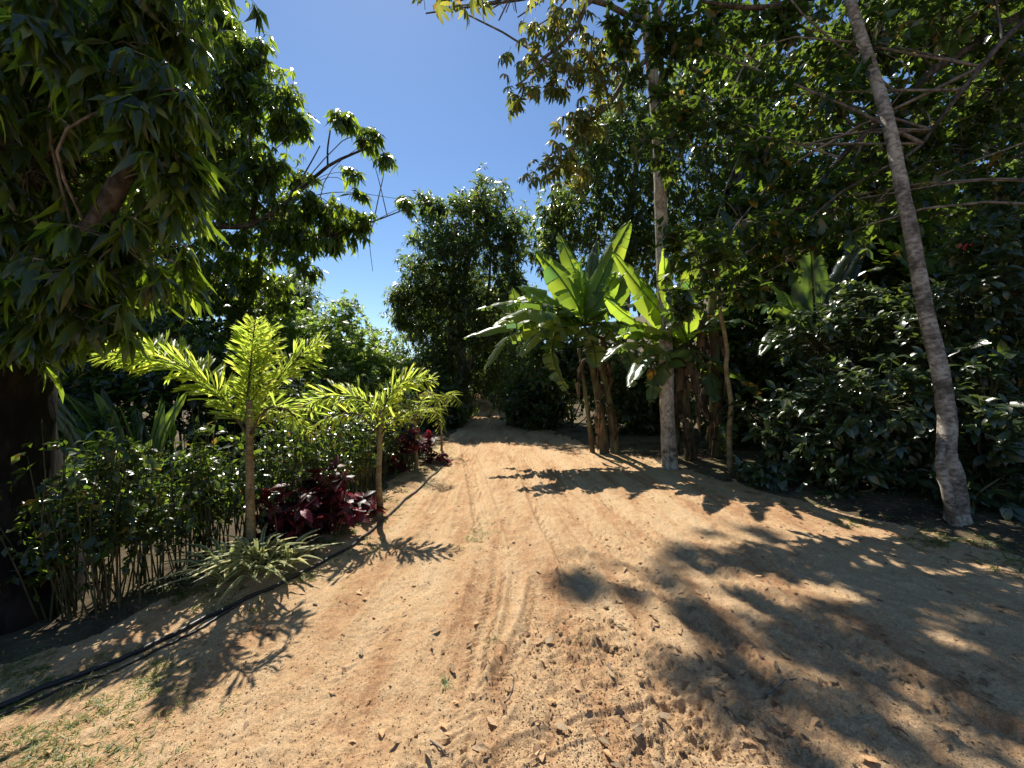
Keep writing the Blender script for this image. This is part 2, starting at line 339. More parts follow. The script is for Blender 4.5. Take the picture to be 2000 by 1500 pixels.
def height(X, Y):
    X, Y = np.broadcast_arrays(X, Y); h = np.zeros(X.shape)
    yy = np.clip(Y, 0, 60)
    h += .14*np.clip(yy-12.5, 0, 40)*(.5+.5*np.clip((yy-12.5)/8, 0, 1))*.45
    dl = lx(yy)-X; dr = X-rx(yy)
    h += np.where(dl > 0, .03*np.clip(dl/.15, 0, 1)-.09*np.clip(dl-1.2, 0, 9), 0)
    h += np.where(dr > 0, .10*np.clip(dr/.5, 0, 1)+.05*np.clip(dr-.5, 0, 3)+.42*np.clip(dr-6, 0, 70)*1., 0)
    h += np.clip(Y-60, 0, 200)*.06+np.clip(-X-30, 0, 200)*.05
    near = np.clip(1-(np.abs(Y-5)-6)/12, 0, 1)
    h += (fbm(X*.8, Y*.8)-.5)*.07*near+(fbm(X*.12+9, Y*.12)-.5)*np.clip((np.hypot(X, Y)-20)/20, 0, 1)*2.5
    return h
def detail(X, Y):
    road = np.clip((X-lx(Y)+.1)/.25, 0, 1)*np.clip((rx(Y)+.2-X)/.4, 0, 1)
    d = (fbm(X*5, Y*5, 5)-.5)*.04+(fbm(X*30, Y*30, 3)-.5)*.018
    img = np.stack([1000+F*X/np.maximum(Y, .3), 750+F*EYE/np.maximum(Y, .3)], -1)
    rough = np.zeros(X.shape)
    for cx, cyy, rx_, ry_, a in [(1150, 1265, 70, 45, 1.), (1180, 1330, 110, 50, .7), (1080, 1310, 70, 90, .5), (1330, 1370, 140, 60, .45), (1300, 1460, 130, 60, .9), (1240, 1150, 60, 60, .5), (1010, 935, 60, 40, .5),
                                 (1180, 1060, 90, 50, .35), (1500, 1100, 120, 40, .5), (1560, 1250, 200, 60, .4), (1650, 1400, 200, 90, .4), (1020, 1050, 60, 120, .3)]:
        rough = np.maximum(rough, a*np.exp(-(((img[..., 0]-cx)/rx_)**2+((img[..., 1]-cyy)/ry_)**2)))
    cl = fbm(X*22+3, Y*22+5, 3); d += rough*np.clip(cl-.42, 0, 1)*.15
    d += (fbm(X*16+(fbm(X*.7, Y*.5)-.5)*9, Y*1.3+50, 3)-.5)*.015
    wob = (fbm(X*3, Y*3)-.5)*.05
    for pts, wd, dep, lug in TR:
        P = pxline(pts); c = spline(P[:, :2], 160); sl_ = np.concatenate([[0], np.cumsum(np.linalg.norm(np.diff(c, axis=0), axis=1))])
        o = np.argsort(c[:, 1]); tx = np.interp(Y, c[o, 1], c[o, 0]); slope = np.gradient(c[o, 0])/np.maximum(np.gradient(c[o, 1]), 1e-4)
        sl2 = np.interp(Y, c[o, 1], slope); arc = np.interp(Y, c[o, 1], sl_[o])
        inr = (Y > c[:, 1].min()) & (Y < c[:, 1].max())
        D = (X-tx)/np.sqrt(1+sl2**2)+wob*.4; q = np.abs(D)/wd
        fade = np.clip(fbm(X*1.7+40, Y*1.1+8, 3)*2.6-.5, 0, 1)*1.35
        prof = -dep*np.clip(1-q**4, 0, 1)+dep*.9*np.exp(-((q-1.15)/.18)**2)
        lugs = dep*.55*np.sin((arc+np.abs(D)*.8)/lug*2*np.pi)*(q < .95)*(.5+.5*np.sign(np.sin(D/wd*9)))
        d += np.where(inr, fade*(prof+lugs), 0)
    return d*(.35+.65*road)*np.clip(1-(Y-13)/6, 0, 1)*(Y > 0)
def ground():
    xs = np.arange(-3.0, 5.4, .0125)
    def ext(a, s, r, lim):
        o = [];
        while abs(a) < lim: a += s; s *= r; o.append(a)
        return o
    xs = np.array(ext(-3.0, -.02, 1.16, 500)[::-1]+list(xs)+ext(5.4, .02, 1.16, 500))
    ys = [1.25]
    while ys[-1] < 14: ys.append(ys[-1]+max(.006, ys[-1]**2/583*1.35))
    ys = ext(1.25, -.02, 1.2, 500)[::-1]+ys+ext(ys[-1], .35, 1.08, 700); ys = np.array(ys)
    X, Y = np.meshgrid(xs, ys); Z = height(X, Y)+detail(X, Y)
    nx = len(xs); V = np.stack([X, Y, Z], -1).reshape(-1, 3)
    i, j = np.meshgrid(np.arange(nx-1), np.arange(len(ys)-1)); a = (j*nx+i).ravel()
    cxx = (X[:-1, :-1]+X[1:, 1:]).ravel()/2; cyy = (Y[:-1, :-1]+Y[1:, 1:]).ravel()/2
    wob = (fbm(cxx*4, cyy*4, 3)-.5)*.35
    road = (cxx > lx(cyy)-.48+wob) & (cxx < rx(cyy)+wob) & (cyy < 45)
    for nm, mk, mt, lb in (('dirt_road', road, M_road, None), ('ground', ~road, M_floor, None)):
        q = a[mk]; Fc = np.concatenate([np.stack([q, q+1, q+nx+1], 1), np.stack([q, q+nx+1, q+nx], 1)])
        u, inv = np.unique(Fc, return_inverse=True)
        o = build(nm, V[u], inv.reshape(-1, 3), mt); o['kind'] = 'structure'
ground()
def gz(x, y): return float(height(np.array([float(x)]), np.array([float(y)]))[0]+detail(np.array([float(x)]), np.array([float(y)]))[0])
def gzs(x, y): return height(x, y)+detail(x, y)

# ---------------------------------------------------------------- generic tree
def tree(name, label, cat, base, trunk, trad, blobs, ncl, nleaf, key, mat, lsize, single=0, lo=None, bark=None, droop=.5, limbs=None, group=None,
         twigf=.4, tw=.006, outward=.7, shell=.5, extra=None, sides=10, lump=.03, rej=True):
    """trunk: world points, blobs: see blob_pts, limbs: list of (world path, [radii])"""
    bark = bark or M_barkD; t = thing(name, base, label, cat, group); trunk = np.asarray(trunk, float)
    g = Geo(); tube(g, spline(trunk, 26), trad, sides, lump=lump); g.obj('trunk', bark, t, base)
    tp = spline(trunk, 26)
    for path, rr in (limbs or []):
        g = Geo(); tube(g, spline(path, 16), rr, 7, lump=.04); g.obj('branch', bark if bark is not M_barkD else M_bough, t, base)
    g = Geo(); k = 0
    for b in blobs:
        c = W(*b[:3]); src = tp[12:] if not limbs else np.vstack([tp[10:]]+[spline(p, 16)[3:11] for p, _ in limbs[:3]])
        low = src[src[:, 2] < c[2]+.3] if (src[:, 2] < c[2]+.3).any() else src
        a = low[np.argsort(np.linalg.norm(low-c, axis=1))[rng.integers(min(9, len(low)))]]; L = np.linalg.norm(c-a)
        tube(g, curve(a, c, .06, 8), [min(.0042*L+.005, trad[-1]*1.3+.01), .006], 5); k += 1
    P, Cn = blob_pts(blobs, ncl, shell, rej)
    if extra is not None: P = np.vstack([P, extra[0]]); Cn = np.vstack([Cn, extra[1]])
    twigs(g, Cn, P, twigf, tw); g.obj('twigs', M_twig, t, base)['kind'] = 'stuff'
    ax = unit(outward*unit(P-Cn)+[0, 0, .25]+.45*rng.normal(size=P.shape))
    pos, d, up, s = whorl(P, ax, nleaf, lsize, droop)
    leaves(t, base, key, mat, pos, d, up, s, single, lo=lo)
    return t

# ==== left: big near mango -------------------------------------------------------------
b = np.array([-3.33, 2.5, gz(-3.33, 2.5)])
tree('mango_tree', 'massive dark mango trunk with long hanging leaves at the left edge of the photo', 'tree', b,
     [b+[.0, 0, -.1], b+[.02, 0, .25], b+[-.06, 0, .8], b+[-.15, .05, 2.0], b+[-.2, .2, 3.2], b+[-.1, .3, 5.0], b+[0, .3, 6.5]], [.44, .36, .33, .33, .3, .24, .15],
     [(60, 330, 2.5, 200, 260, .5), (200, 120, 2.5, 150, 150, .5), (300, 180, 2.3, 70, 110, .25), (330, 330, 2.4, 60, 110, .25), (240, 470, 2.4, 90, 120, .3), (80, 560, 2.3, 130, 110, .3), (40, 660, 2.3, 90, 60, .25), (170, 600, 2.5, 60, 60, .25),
      (100, -200, 3.0, 350, 250, 1.0), (330, 40, 2.6, 60, 80, .25), (-250, 200, 2.8, 250, 400, .9), (120, -260, 5.0, 260, 140, 1.4), (330, -230, 5.6, 150, 110, 1.2), (60, 60, 2.3, 90, 90, .25), (130, 110, 2.15, 60, 60, .2), (560, -330, 7.5, 200, 120, 1.5)], 3200, 11, 'mango', M_mango, .18, 300, 'mango_lo', droop=1.15, twigf=.7, tw=.005, sides=16, lump=.05,  # deepest blobs, overhead out of view, added to shade the near leaves
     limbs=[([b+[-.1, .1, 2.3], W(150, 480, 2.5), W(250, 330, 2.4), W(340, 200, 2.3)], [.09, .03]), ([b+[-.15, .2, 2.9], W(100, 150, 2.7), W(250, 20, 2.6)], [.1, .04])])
# ivy-like sprigs on that trunk are its own leaves; second mango behind
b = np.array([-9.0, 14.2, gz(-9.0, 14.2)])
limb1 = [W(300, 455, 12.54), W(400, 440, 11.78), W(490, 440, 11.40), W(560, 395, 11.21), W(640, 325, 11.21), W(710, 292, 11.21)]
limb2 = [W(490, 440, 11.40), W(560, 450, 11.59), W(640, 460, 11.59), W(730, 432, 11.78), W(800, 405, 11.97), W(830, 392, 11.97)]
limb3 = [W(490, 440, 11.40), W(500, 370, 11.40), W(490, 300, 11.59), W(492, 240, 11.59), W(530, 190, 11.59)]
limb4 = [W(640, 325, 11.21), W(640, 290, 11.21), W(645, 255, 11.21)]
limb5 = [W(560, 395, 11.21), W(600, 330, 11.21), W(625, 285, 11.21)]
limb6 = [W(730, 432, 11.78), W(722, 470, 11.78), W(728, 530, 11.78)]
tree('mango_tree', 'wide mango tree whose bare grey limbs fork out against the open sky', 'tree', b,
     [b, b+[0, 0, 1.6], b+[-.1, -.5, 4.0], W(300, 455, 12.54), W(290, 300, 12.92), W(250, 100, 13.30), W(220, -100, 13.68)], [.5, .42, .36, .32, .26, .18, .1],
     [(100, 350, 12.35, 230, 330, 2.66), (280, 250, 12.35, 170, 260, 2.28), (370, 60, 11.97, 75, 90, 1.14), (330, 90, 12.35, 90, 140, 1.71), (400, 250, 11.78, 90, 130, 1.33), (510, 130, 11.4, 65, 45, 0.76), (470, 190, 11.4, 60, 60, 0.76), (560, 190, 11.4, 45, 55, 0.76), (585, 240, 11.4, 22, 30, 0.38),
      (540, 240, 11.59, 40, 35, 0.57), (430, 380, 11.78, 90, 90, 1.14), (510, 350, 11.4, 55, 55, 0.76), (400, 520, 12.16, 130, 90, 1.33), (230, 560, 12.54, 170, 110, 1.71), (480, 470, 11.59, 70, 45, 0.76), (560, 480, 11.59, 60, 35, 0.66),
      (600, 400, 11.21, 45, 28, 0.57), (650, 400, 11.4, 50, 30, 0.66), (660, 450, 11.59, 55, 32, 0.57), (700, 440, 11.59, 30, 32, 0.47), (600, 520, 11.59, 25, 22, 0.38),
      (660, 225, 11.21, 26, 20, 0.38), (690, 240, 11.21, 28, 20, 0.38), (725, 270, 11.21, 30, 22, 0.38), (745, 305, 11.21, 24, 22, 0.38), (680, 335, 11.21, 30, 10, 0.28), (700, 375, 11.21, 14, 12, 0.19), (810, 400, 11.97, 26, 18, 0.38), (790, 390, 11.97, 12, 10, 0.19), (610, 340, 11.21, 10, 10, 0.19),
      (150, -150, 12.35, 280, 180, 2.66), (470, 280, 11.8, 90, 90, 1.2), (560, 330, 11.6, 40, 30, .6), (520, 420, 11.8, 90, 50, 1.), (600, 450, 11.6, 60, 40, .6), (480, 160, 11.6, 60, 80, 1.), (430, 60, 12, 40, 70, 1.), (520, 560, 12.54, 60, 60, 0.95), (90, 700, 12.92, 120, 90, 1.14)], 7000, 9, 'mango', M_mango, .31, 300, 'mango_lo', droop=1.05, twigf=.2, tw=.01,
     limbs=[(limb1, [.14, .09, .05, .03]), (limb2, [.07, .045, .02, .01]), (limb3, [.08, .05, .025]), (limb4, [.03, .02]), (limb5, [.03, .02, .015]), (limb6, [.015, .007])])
# far dark round tree beyond on the left
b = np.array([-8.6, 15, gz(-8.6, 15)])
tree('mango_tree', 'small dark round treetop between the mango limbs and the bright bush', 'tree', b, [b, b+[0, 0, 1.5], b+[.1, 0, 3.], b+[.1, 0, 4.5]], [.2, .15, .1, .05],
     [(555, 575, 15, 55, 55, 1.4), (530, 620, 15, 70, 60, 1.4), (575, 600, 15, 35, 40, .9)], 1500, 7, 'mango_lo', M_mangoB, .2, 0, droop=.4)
# bright spreading shrub
b = np.array([-5.9, 13.6, gz(-5.9, 13.6)])
tree('leafy_shrub', 'bright green domed bush with finger-like leaves against the skyline', 'shrub', b, [b, b+[0, 0, .6], b+[.1, 0, 1.2], b+[0, 0, 2.]], [.08, .06, .05, .03],
     [(640, 650, 13.49, 95, 75, 1.59), (570, 700, 13.34, 80, 90, 1.45), (700, 690, 13.49, 80, 75, 1.45), (755, 730, 13.63, 60, 50, 1.16), (660, 740, 13.19, 120, 70, 1.45), (800, 750, 13.92, 35, 40, 0.72), (600, 800, 13.05, 90, 60, 1.16)], 1700, 5, 'hand', M_lime, .27, 200, 'hand', bark=M_twig, droop=.25, twigf=.35, tw=.005)
for px, py, d, r1, r2, lb in [(120, 640, 11, 170, 120, 'shadowy tree filling the gap right of the big mango trunk'), (330, 650, 12, 130, 100, 'shadowy tree behind the left frond of the tall foxtail palm'), (470, 670, 13, 90, 90, 'shadowy tree behind the upright palm frond'),
                              (-60, 760, 9, 160, 150, 'dark shrubby tree cut by the left frame edge'), (760, 730, 24, 70, 70, 'distant treetop in the gap above the bright domed bush')]:
    b = W(px, py, d); b[2] = gz(b[0], b[1])
    tree('background_tree', lb, 'tree', b, [b, b+[0, 0, .5], W(px, py+r2*.6, d)*[1, 1, 1]+[0, 0, .1], W(px, py-r2*.3, d)], [.12, .1, .07, .04],
         [(px, py, d, r1, r2, 1.2), (px+r1*.5, py+r2*.6, d-.6, r1*.7, r2*.7, .9), (px-r1*.5, py+r2*.6, d-.4, r1*.7, r2*.7, .9)], 1400, 7, 'oval_lo', M_mangoB, .2, 0, droop=.35, twigf=.08, group='trees behind the left hedge')
# far central tree
b = np.array([-2.2, 16.3, gz(-2.2, 16.3)])
tree('tall_tree', 'tall leafy tree closing the view at the end of the dirt road', 'tree', b, [b, b+[.1, 0, 2], b+[0, 0, 4.], b+[.3, 0, 6], b+[.8, 0, 8.]], [.24, .2, .15, .1, .05],
     [(900, 420, 16, 75, 60, 1.6), (950, 400, 16, 55, 45, 1.4), (975, 470, 16, 40, 50, 1.1), (860, 490, 16, 70, 60, 1.5), (930, 520, 16, 85, 70, 1.7), (1000, 540, 16.2, 30, 60, 1.), (830, 560, 16, 60, 45, 1.4), (900, 610, 16, 90, 60, 1.6),
      (810, 610, 16, 42, 50, 1.1), (1012, 460, 16, 30, 45, 1.), (1025, 610, 16, 34, 60, 1.), (790, 590, 16, 30, 35, .9), (960, 640, 16, 60, 70, 1.3), (850, 680, 16, 50, 60, 1.3), (840, 400, 16, 30, 22, .5), (880, 760, 15.8, 60, 60, 1.), (960, 740, 16, 50, 40, 1.)], 5500, 7, 'mango_lo', M_mangoB, .25, 0, None, droop=.5, twigf=.12, bark=M_twig,
     limbs=[([b+[0, 0, 1.], W(880, 700, 16), W(885, 560, 16), W(890, 430, 16)], [.14, .1, .05]), ([b+[.1, 0, 1.], W(920, 700, 16.1), W(950, 600, 16.2), W(960, 480, 16)], [.12, .08, .04])], shell=.42)
for px, py, d, r1, r2, lb in [(870, 690, 24, 110, 80, 'dark tree left of the far end of the road'), (1020, 660, 24, 90, 90, 'dark tree right of the far end of the road'), (945, 640, 30, 100, 90, 'dark tree straight above the vanishing road'), (905, 610, 21, 120, 50, 'added dark crown shading the road, hidden behind the tall tree'), (900, 560, 25, 120, 50, 'higher added dark crown shading the far road, hidden behind the tall tree')]:  # last two crowns are added out of sight to shade the far road
    b = W(px, py, d); b[2] = gz(b[0], b[1])
    tree('background_tree', lb, 'tree', b, [b, b+[0, 0, 1.5], W(px, py+20, d), W(px, py-r2*.4, d)], [.2, .16, .12, .06],
         [(px, py, d, r1, r2, 2.5), (px-r1*.4, py+r2*.6, d, r1*.7, r2*.6, 2.), (px+r1*.4, py+r2*.6, d, r1*.7, r2*.6, 2.)], 1200, 7, 'mango_lo', M_mangoB, .32, 0, twigf=.08, droop=.4, group='trees closing the far end of the road')
# mango behind the bananas
b = np.array([3.6, 13.2, gz(3.6, 13.2)])
tree('mango_tree', 'broad dark mango tree standing behind the banana plants', 'tree', b, [b, b+[0, 0, 2], b+[.2, 0, 4.], b+[.4, 0, 7], b+[.8, 0, 10.]], [.3, .26, .2, .13, .06],
     [(1120, 400, 12.8, 75, 55, 1.4), (1075, 430, 12.8, 35, 35, .8), (1170, 320, 12.8, 70, 75, 1.4), (1180, 250, 12.8, 50, 50, 1.1), (1260, 230, 13, 90, 80, 1.6), (1360, 190, 13, 100, 70, 1.6), (1450, 170, 13, 65, 55, 1.4), (1250, 380, 12.8, 110, 90, 1.6), (1390, 320, 13, 110, 110, 1.6), (1480, 280, 13, 50, 100, 1.2),
      (1150, 480, 12.8, 110, 50, 1.4), (1300, 500, 12.8, 120, 80, 1.4), (1450, 460, 13, 90, 110, 1.4), (1080, 500, 12.8, 35, 35, .8)], 5600, 8, 'mango_lo', M_mangoB, .24, 0, None, droop=.8, twigf=.12, shell=.42, bark=M_twig)

# ==== backdrop shrubs (low, dense), both sides ------------------------------------------
def bush(label, blobs, ncl, nleaf, key, mat, size, single=0, lo='oval_lo', name='leafy_shrub', cat='shrub', group=None, droop=.3, stems=5, rej=True, tw=.35, shell=.5, upb=(0, 0, 0)):
    cs = np.array([W(*q[:3]) for q in blobs]); x, y = cs[:, 0].mean(), cs[:, 1].mean(); b = np.array([x, y, gz(x, y)])
    t = thing(name, b, label, cat, group); g = Geo()
    for i in range(stems):
        c = cs[rng.integers(len(cs))]+rng.normal(size=3)*.1; c[2] = max(c[2], b[2]+.3)
        s = b+[rng.normal()*.12, rng.normal()*.12, -.02]; q = Geo(); tube(q, curve(s, c, .05, 8), [.022, .008], 5); q.obj('stem', M_stem, t, b)
    P, Cn = blob_pts(blobs, ncl, shell, rej); twigs(g, Cn, P, tw, .004, sides=3)
    if g.v: g.obj('twigs', M_stem, t, b)['kind'] = 'stuff'
    ax = unit(.7*unit(P-Cn)+[0, 0, .3]+.4*rng.normal(size=P.shape))
    pos, d, up, s = whorl(P, ax, nleaf, size, droop); leaves(t, b, key, mat, pos, d, unit(up+np.array(upb)), s, single, lo=lo, bulk='foliage'); return t
# left, behind hedge
bush('leafy thicket between the big mango trunk and the tall palm, just behind the hedge', [(250, 950, 4.3, 110, 90, .35), (400, 930, 4.8, 80, 70, .3), (160, 1000, 3.7, 50, 80, .2)], 620, 6, 'oval', M_oval, .10)
bush('dark bush behind the hedge left of the tall foxtail palm', [(380, 760, 6.5, 110, 90, .8), (250, 700, 7, 130, 100, .9), (440, 850, 6.2, 70, 60, .5)], 1300, 6, 'oval', M_oval, .13)
bush('deep shaded bush behind the foxtail palm trunk', [(560, 820, 6.8, 100, 90, .8), (470, 740, 7.5, 90, 90, .8), (640, 860, 6.8, 70, 60, .5)], 1300, 6, 'oval', M_oval, .12)
bush('low dark bush behind the second foxtail palm', [(690, 830, 7.4, 80, 70, .7), (770, 800, 8.5, 60, 60, .6), (740, 870, 7.2, 60, 40, .4)], 1100, 6, 'oval', M_oval, .11)
bush('shaded bush beside the big mango trunk', [(100, 760, 6.0, 120, 100, .7), (30, 850, 5.6, 120, 120, .7), (200, 860, 5.4, 90, 70, .5)], 1100, 6, 'oval', M_oval, .13)
# far wall of the road's end
for i, (px, py, d, r1, r2, lb) in enumerate([(840, 800, 13.5, 60, 70, 'dark bush at the left edge of the far shaded road'), (1040, 790, 13.5, 60, 60, 'dark bush at the right edge of the far shaded road, behind the banana leaves'),
        (1110, 700, 12.5, 90, 90, 'dark undergrowth bush under the mango behind the banana clump'), (1250, 760, 11, 110, 110, 'dark undergrowth bush between the banana stems and the pale trunk'),
        (950, 700, 19, 110, 80, 'distant dark bush above the end of the road')]):
    bush(lb, [(px, py, d, r1, r2, 1.1), (px+r1*.4, py+r2*.3, d-.3, r1*.7, r2*.6, .8)], 1500, 6, 'oval_lo', M_mangoB, .17, lo=None)
# ==== right side: coffee shrubs with shining leaves -------------------------------------
CO = [('glossy coffee bush behind the slim leaning sapling, lowest on the right bank', [(1560, 850, 5.6, 90, 110, .6), (1500, 930, 5.8, 60, 40, .4)], 170),
      ('glossy coffee bush left of the leaning grey trunk', [(1700, 800, 5.0, 100, 120, .6), (1660, 930, 5.0, 80, 60, .4)], 200),
      ('tall coffee bush directly behind the leaning grey trunk', [(1790, 680, 5.4, 90, 110, .6), (1790, 850, 4.9, 60, 120, .4)], 200),
      ('glossy coffee bush right of the leaning grey trunk', [(1930, 800, 4.5, 90, 140, .5), (1930, 960, 4.3, 80, 70, .4)], 200),
      ('upper coffee bush with pale shining leaves at the right frame edge', [(1930, 590, 5.0, 110, 110, .6), (1990, 480, 5.0, 90, 70, .5)], 200),
      ('coffee bush beneath the upright dark banana leaf', [(1600, 680, 6.2, 90, 90, .6), (1680, 600, 6.2, 80, 60, .5)], 180)]
for lb, bl, n in CO:
    bush(lb, bl, int(n*2.6), 6, 'coffee', M_coffee, .13, 180, upb=(-.5, -.25, .6), lo='coffee', name='coffee_bush', cat='bush', group='coffee bushes on the right bank', droop=.3, tw=.6, shell=.4)
for lb, bl in [('dense dark shrub filling the shade under the right canopy', [(1480, 780, 8.5, 120, 140, 1.), (1600, 740, 8.2, 120, 160, 1.)]),
               ('dense shrub in deep shade behind the leaning grey trunk', [(1750, 700, 7.5, 130, 200, 1.), (1700, 500, 8, 110, 120, 1.)]),
               ('dense shrub in deep shade at the far right', [(1930, 700, 6.8, 150, 220, 1.), (1950, 950, 6.0, 120, 90, .6)])]:
    bush(lb, bl, 1900, 6, 'oval_lo', M_oval, .17, lo=None, tw=.1)
bush('dark shrub filling the gap above the slim sapling', [(1500, 620, 10, 120, 90, 1.), (1430, 680, 9.5, 80, 90, .8), (1640, 560, 10, 110, 90, 1.)], 1700, 6, 'oval_lo', M_oval, .19, lo=None, tw=.1)
bush('dark far shrub closing the end of the road', [(950, 740, 34, 60, 24, 1.5), (1010, 760, 30, 40, 24, 1.5), (890, 770, 28, 34, 30, 1.2)], 1500, 6, 'oval_lo', M_mangoB, .22, lo=None, tw=.05)
# hillside trees upper right
for px, py, d, r1, r2, lb in [(1930, 400, 19, 130, 110, 'sunlit treetop on the hillside at the upper right edge'), (1760, 470, 18, 120, 110, 'hillside treetop behind the leaning grey trunk'), (1560, 470, 17, 110, 130, 'hillside treetop behind the right canopy branches'), (2080, 420, 17, 130, 160, 'hillside treetop cut by the right frame edge')]:
    b = W(px, py, d); b[2] = gz(b[0], b[1])
    tree('hillside_tree', lb, 'tree', b, [b, b*[1, 1, 1]+[0, 0, 1.2], W(px, py+r2*.6, d), W(px, py, d)], [.2, .16, .12, .06],
         [(px, py, d, r1, r2, 2.), (px-r1*.5, py+r2*.4, d, r1*.7, r2*.7, 1.6), (px+r1*.5, py+r2*.5, d, r1*.7, r2*.7, 1.6)], 1900, 7, 'oval_lo', M_mangoB, .24, 0, bark=M_twig, twigf=.08, droop=.3, group='trees on the right hillside')

# ==== right canopy tree, trunk outside the frame ---------------------------------------
b = np.array([8.2, 4.6, gz(8.2, 4.6)])
mb = [b+[0, 0, 4.5], W(2100, -40, 5.6), W(1990, 30, 5.6), W(1900, 90, 5.5), W(1825, 135, 5.5), W(1735, 218, 5.4), W(1690, 262, 5.4), W(1620, 330, 5.3), W(1590, 370, 5.3), W(1500, 460, 5.2), W(1400, 540, 5.2)]
mb2 = [b+[0, 0, 3.8], W(2100, 0, 4.9), W(1990, 50, 4.9), W(1900, 150, 4.9), W(1830, 240, 4.9), W(1780, 300, 4.9), W(1650, 370, 4.9), W(1580, 430, 4.9)]
mb3 = [b+[0, 0, 5], W(2000, 300, 6.0), W(1900, 330, 6), W(1800, 370, 6)]
mb4 = [W(1690, 262, 5.4), W(1650, 230, 5.4), W(1610, 195, 5.4)]
mb5 = [W(1825, 135, 5.5), W(1800, 110, 5.5), W(1780, 90, 5.5)]
mb6 = [b+[0, 0, 6], W(1900, -60, 6), W(1600, -10, 5.6), W(1520, 12, 5.5), W(1440, 14, 5.5), W(1370, 2, 5.5)]
tree('canopy_tree', 'spreading tree reaching in from the right with grey slanting boughs and dark oval leaves', 'tree', b,
     [b, b+[0, 0, 2], b+[-.1, 0, 4.], b+[.1, .1, 6], b+[0, .3, 9.]], [.35, .3, .26, .2, .1],
     [(1700, 90, 5.6, 150, 90, .7), (1600, 200, 5.5, 110, 90, .6), (1850, 60, 5.6, 140, 90, .7), (1950, 170, 5.6, 110, 120, .7), (1500, 300, 5.4, 90, 80, .5), (1450, 430, 5.3, 100, 80, .5), (1370, 520, 5.2, 80, 75, .4), (1600, 400, 5.3, 110, 70, .5),
      (1780, 230, 5.5, 110, 60, .5), (1700, 400, 5.6, 90, 60, .5), (1880, 280, 5.7, 110, 60, .5), (1540, 50, 5.6, 90, 50, .5), (1380, 60, 5.8, 110, 60, .5), (1270, 100, 6.0, 60, 70, .4), (1330, 200, 6.0, 60, 50, .4), (1290, 290, 6.0, 50, 45, .35), (1400, 250, 5.8, 60, 40, .4),
      (1900, -100, 5.6, 300, 120, 1.), (1500, -120, 5.8, 300, 100, 1.), (1340, 590, 5.2, 50, 45, .3), (1440, 560, 5.3, 60, 40, .3), (1230, 40, 6.2, 60, 50, .4), (1960, 380, 6, 90, 60, .6), (1800, -20, 8, 200, 100, 1), (1500, 130, 8, 150, 120, 1), (1700, 300, 8.5, 200, 120, 1), (1950, 250, 8, 120, 150, 1), (1540, 500, 5.5, 80, 60, .5)], 4400, 7, 'oval', M_oval, .14, 300, 'oval_lo',
     bark=M_bough, droop=.35, twigf=.3, tw=.004, limbs=[(mb, [.10, .07, .045, .022, .01]), (mb2, [.06, .035, .02, .01]), (mb3, [.04, .012]), (mb4, [.02, .01]), (mb5, [.02, .01]), (mb6, [.07, .045, .02])], shell=.55)

b = np.array([6.5, 11.5, gz(6.5, 11.5)])
tree('forest_tree', 'dark dense forest tree filling the gaps behind the right canopy', 'tree', b, [b, b+[0, 0, 3], b+[.2, 0, 6.], b+[.3, .2, 10.]], [.3, .25, .2, .1],
     [(1620, 330, 11, 120, 90, 1.5), (1480, 420, 10.5, 90, 90, 1.2), (1640, 120, 11, 60, 80, 1.), (1800, 20, 11, 90, 80, 1.2), (1900, 200, 11, 90, 110, 1.4), (1400, 100, 11, 70, 70, 1.), (1780, 380, 11, 90, 70, 1.2), (1980, 60, 11, 60, 100, 1.2), (1600, 500, 10, 110, 60, 1.)], 2300, 7, 'oval_lo', M_oval, .24, 0, droop=.4, twigf=.15, bark=M_bough)
# ==== pale straight trunk with fan leaves (and its unseen high crown, shaped to shade the road) -------------
SHADE = [(1150, 1105, 75, 28, 1), (1210, 1150, 100, 35, 1.2), (1290, 1035, 45, 16, .6), (1370, 1085, 90, 30, 1), (1400, 1150, 150, 34, 1.3), (1470, 1040, 90, 20, .9), (1580, 1090, 130, 35, 1.2), (1450, 1290, 95, 45, 1.2), (1600, 1370, 150, 80, 1.4), (1720, 1465, 150, 60, 1),
         (1740, 1230, 160, 55, 1.3), (1880, 1330, 130, 70, 1.2), (1830, 1160, 170, 40, 1.2), (1950, 1440, 90, 60, .8), (1550, 1210, 100, 30, .8), (1960, 1230, 80, 60, 1), (1330, 1190, 50, 15, .5), (1650, 1010, 150, 25, 1), (1850, 1080, 150, 25, 1.)]
CAN = [(1180, -50), (2050, -50), (2050, 500), (1500, 520), (1300, 330)]
def high_clusters(n, hmin, hmax, sel):  # leaf clusters set sunward of each SHADE patch so they cast it
    out = []; cen = []
    for cx, cyy, rx_, ry_, wt in [SHADE[i] for i in sel]:
        gc = G(cx, cyy); need = 4.3+2.74*gc[1]
        h = max(hmin, min(hmax, need+rng.uniform(.3, 1.5)))
        c0 = None
        for _ in range(int(n*wt*2.9*max(rx_*ry_*gc[1]**3/60000., .4))):
            a = rng.uniform(0, 2*np.pi); r = rng.random()**.6
            g = G(cx+rx_*r*math.cos(a), max(cyy+ry_*r*math.sin(a), 800)); hh = h+rng.normal()*.5
            p = np.array([g[0]-SH[0]*hh, g[1]-SH[1]*hh, hh]); q = toimg(p)[0]
            if (q[1] > -25 and not inpoly(q, CAN)[0]) or shades_lit(p)[0]: continue
            out.append(p)
        cc = np.array([gc[0]-SH[0]*h, gc[1]-SH[1]*h, h-.6]); k = len(out)-len(cen); cen += [cc]*k
    return np.array(out), np.array(cen)
b = G(1308, 912); b[2] = gz(b[0], b[1])
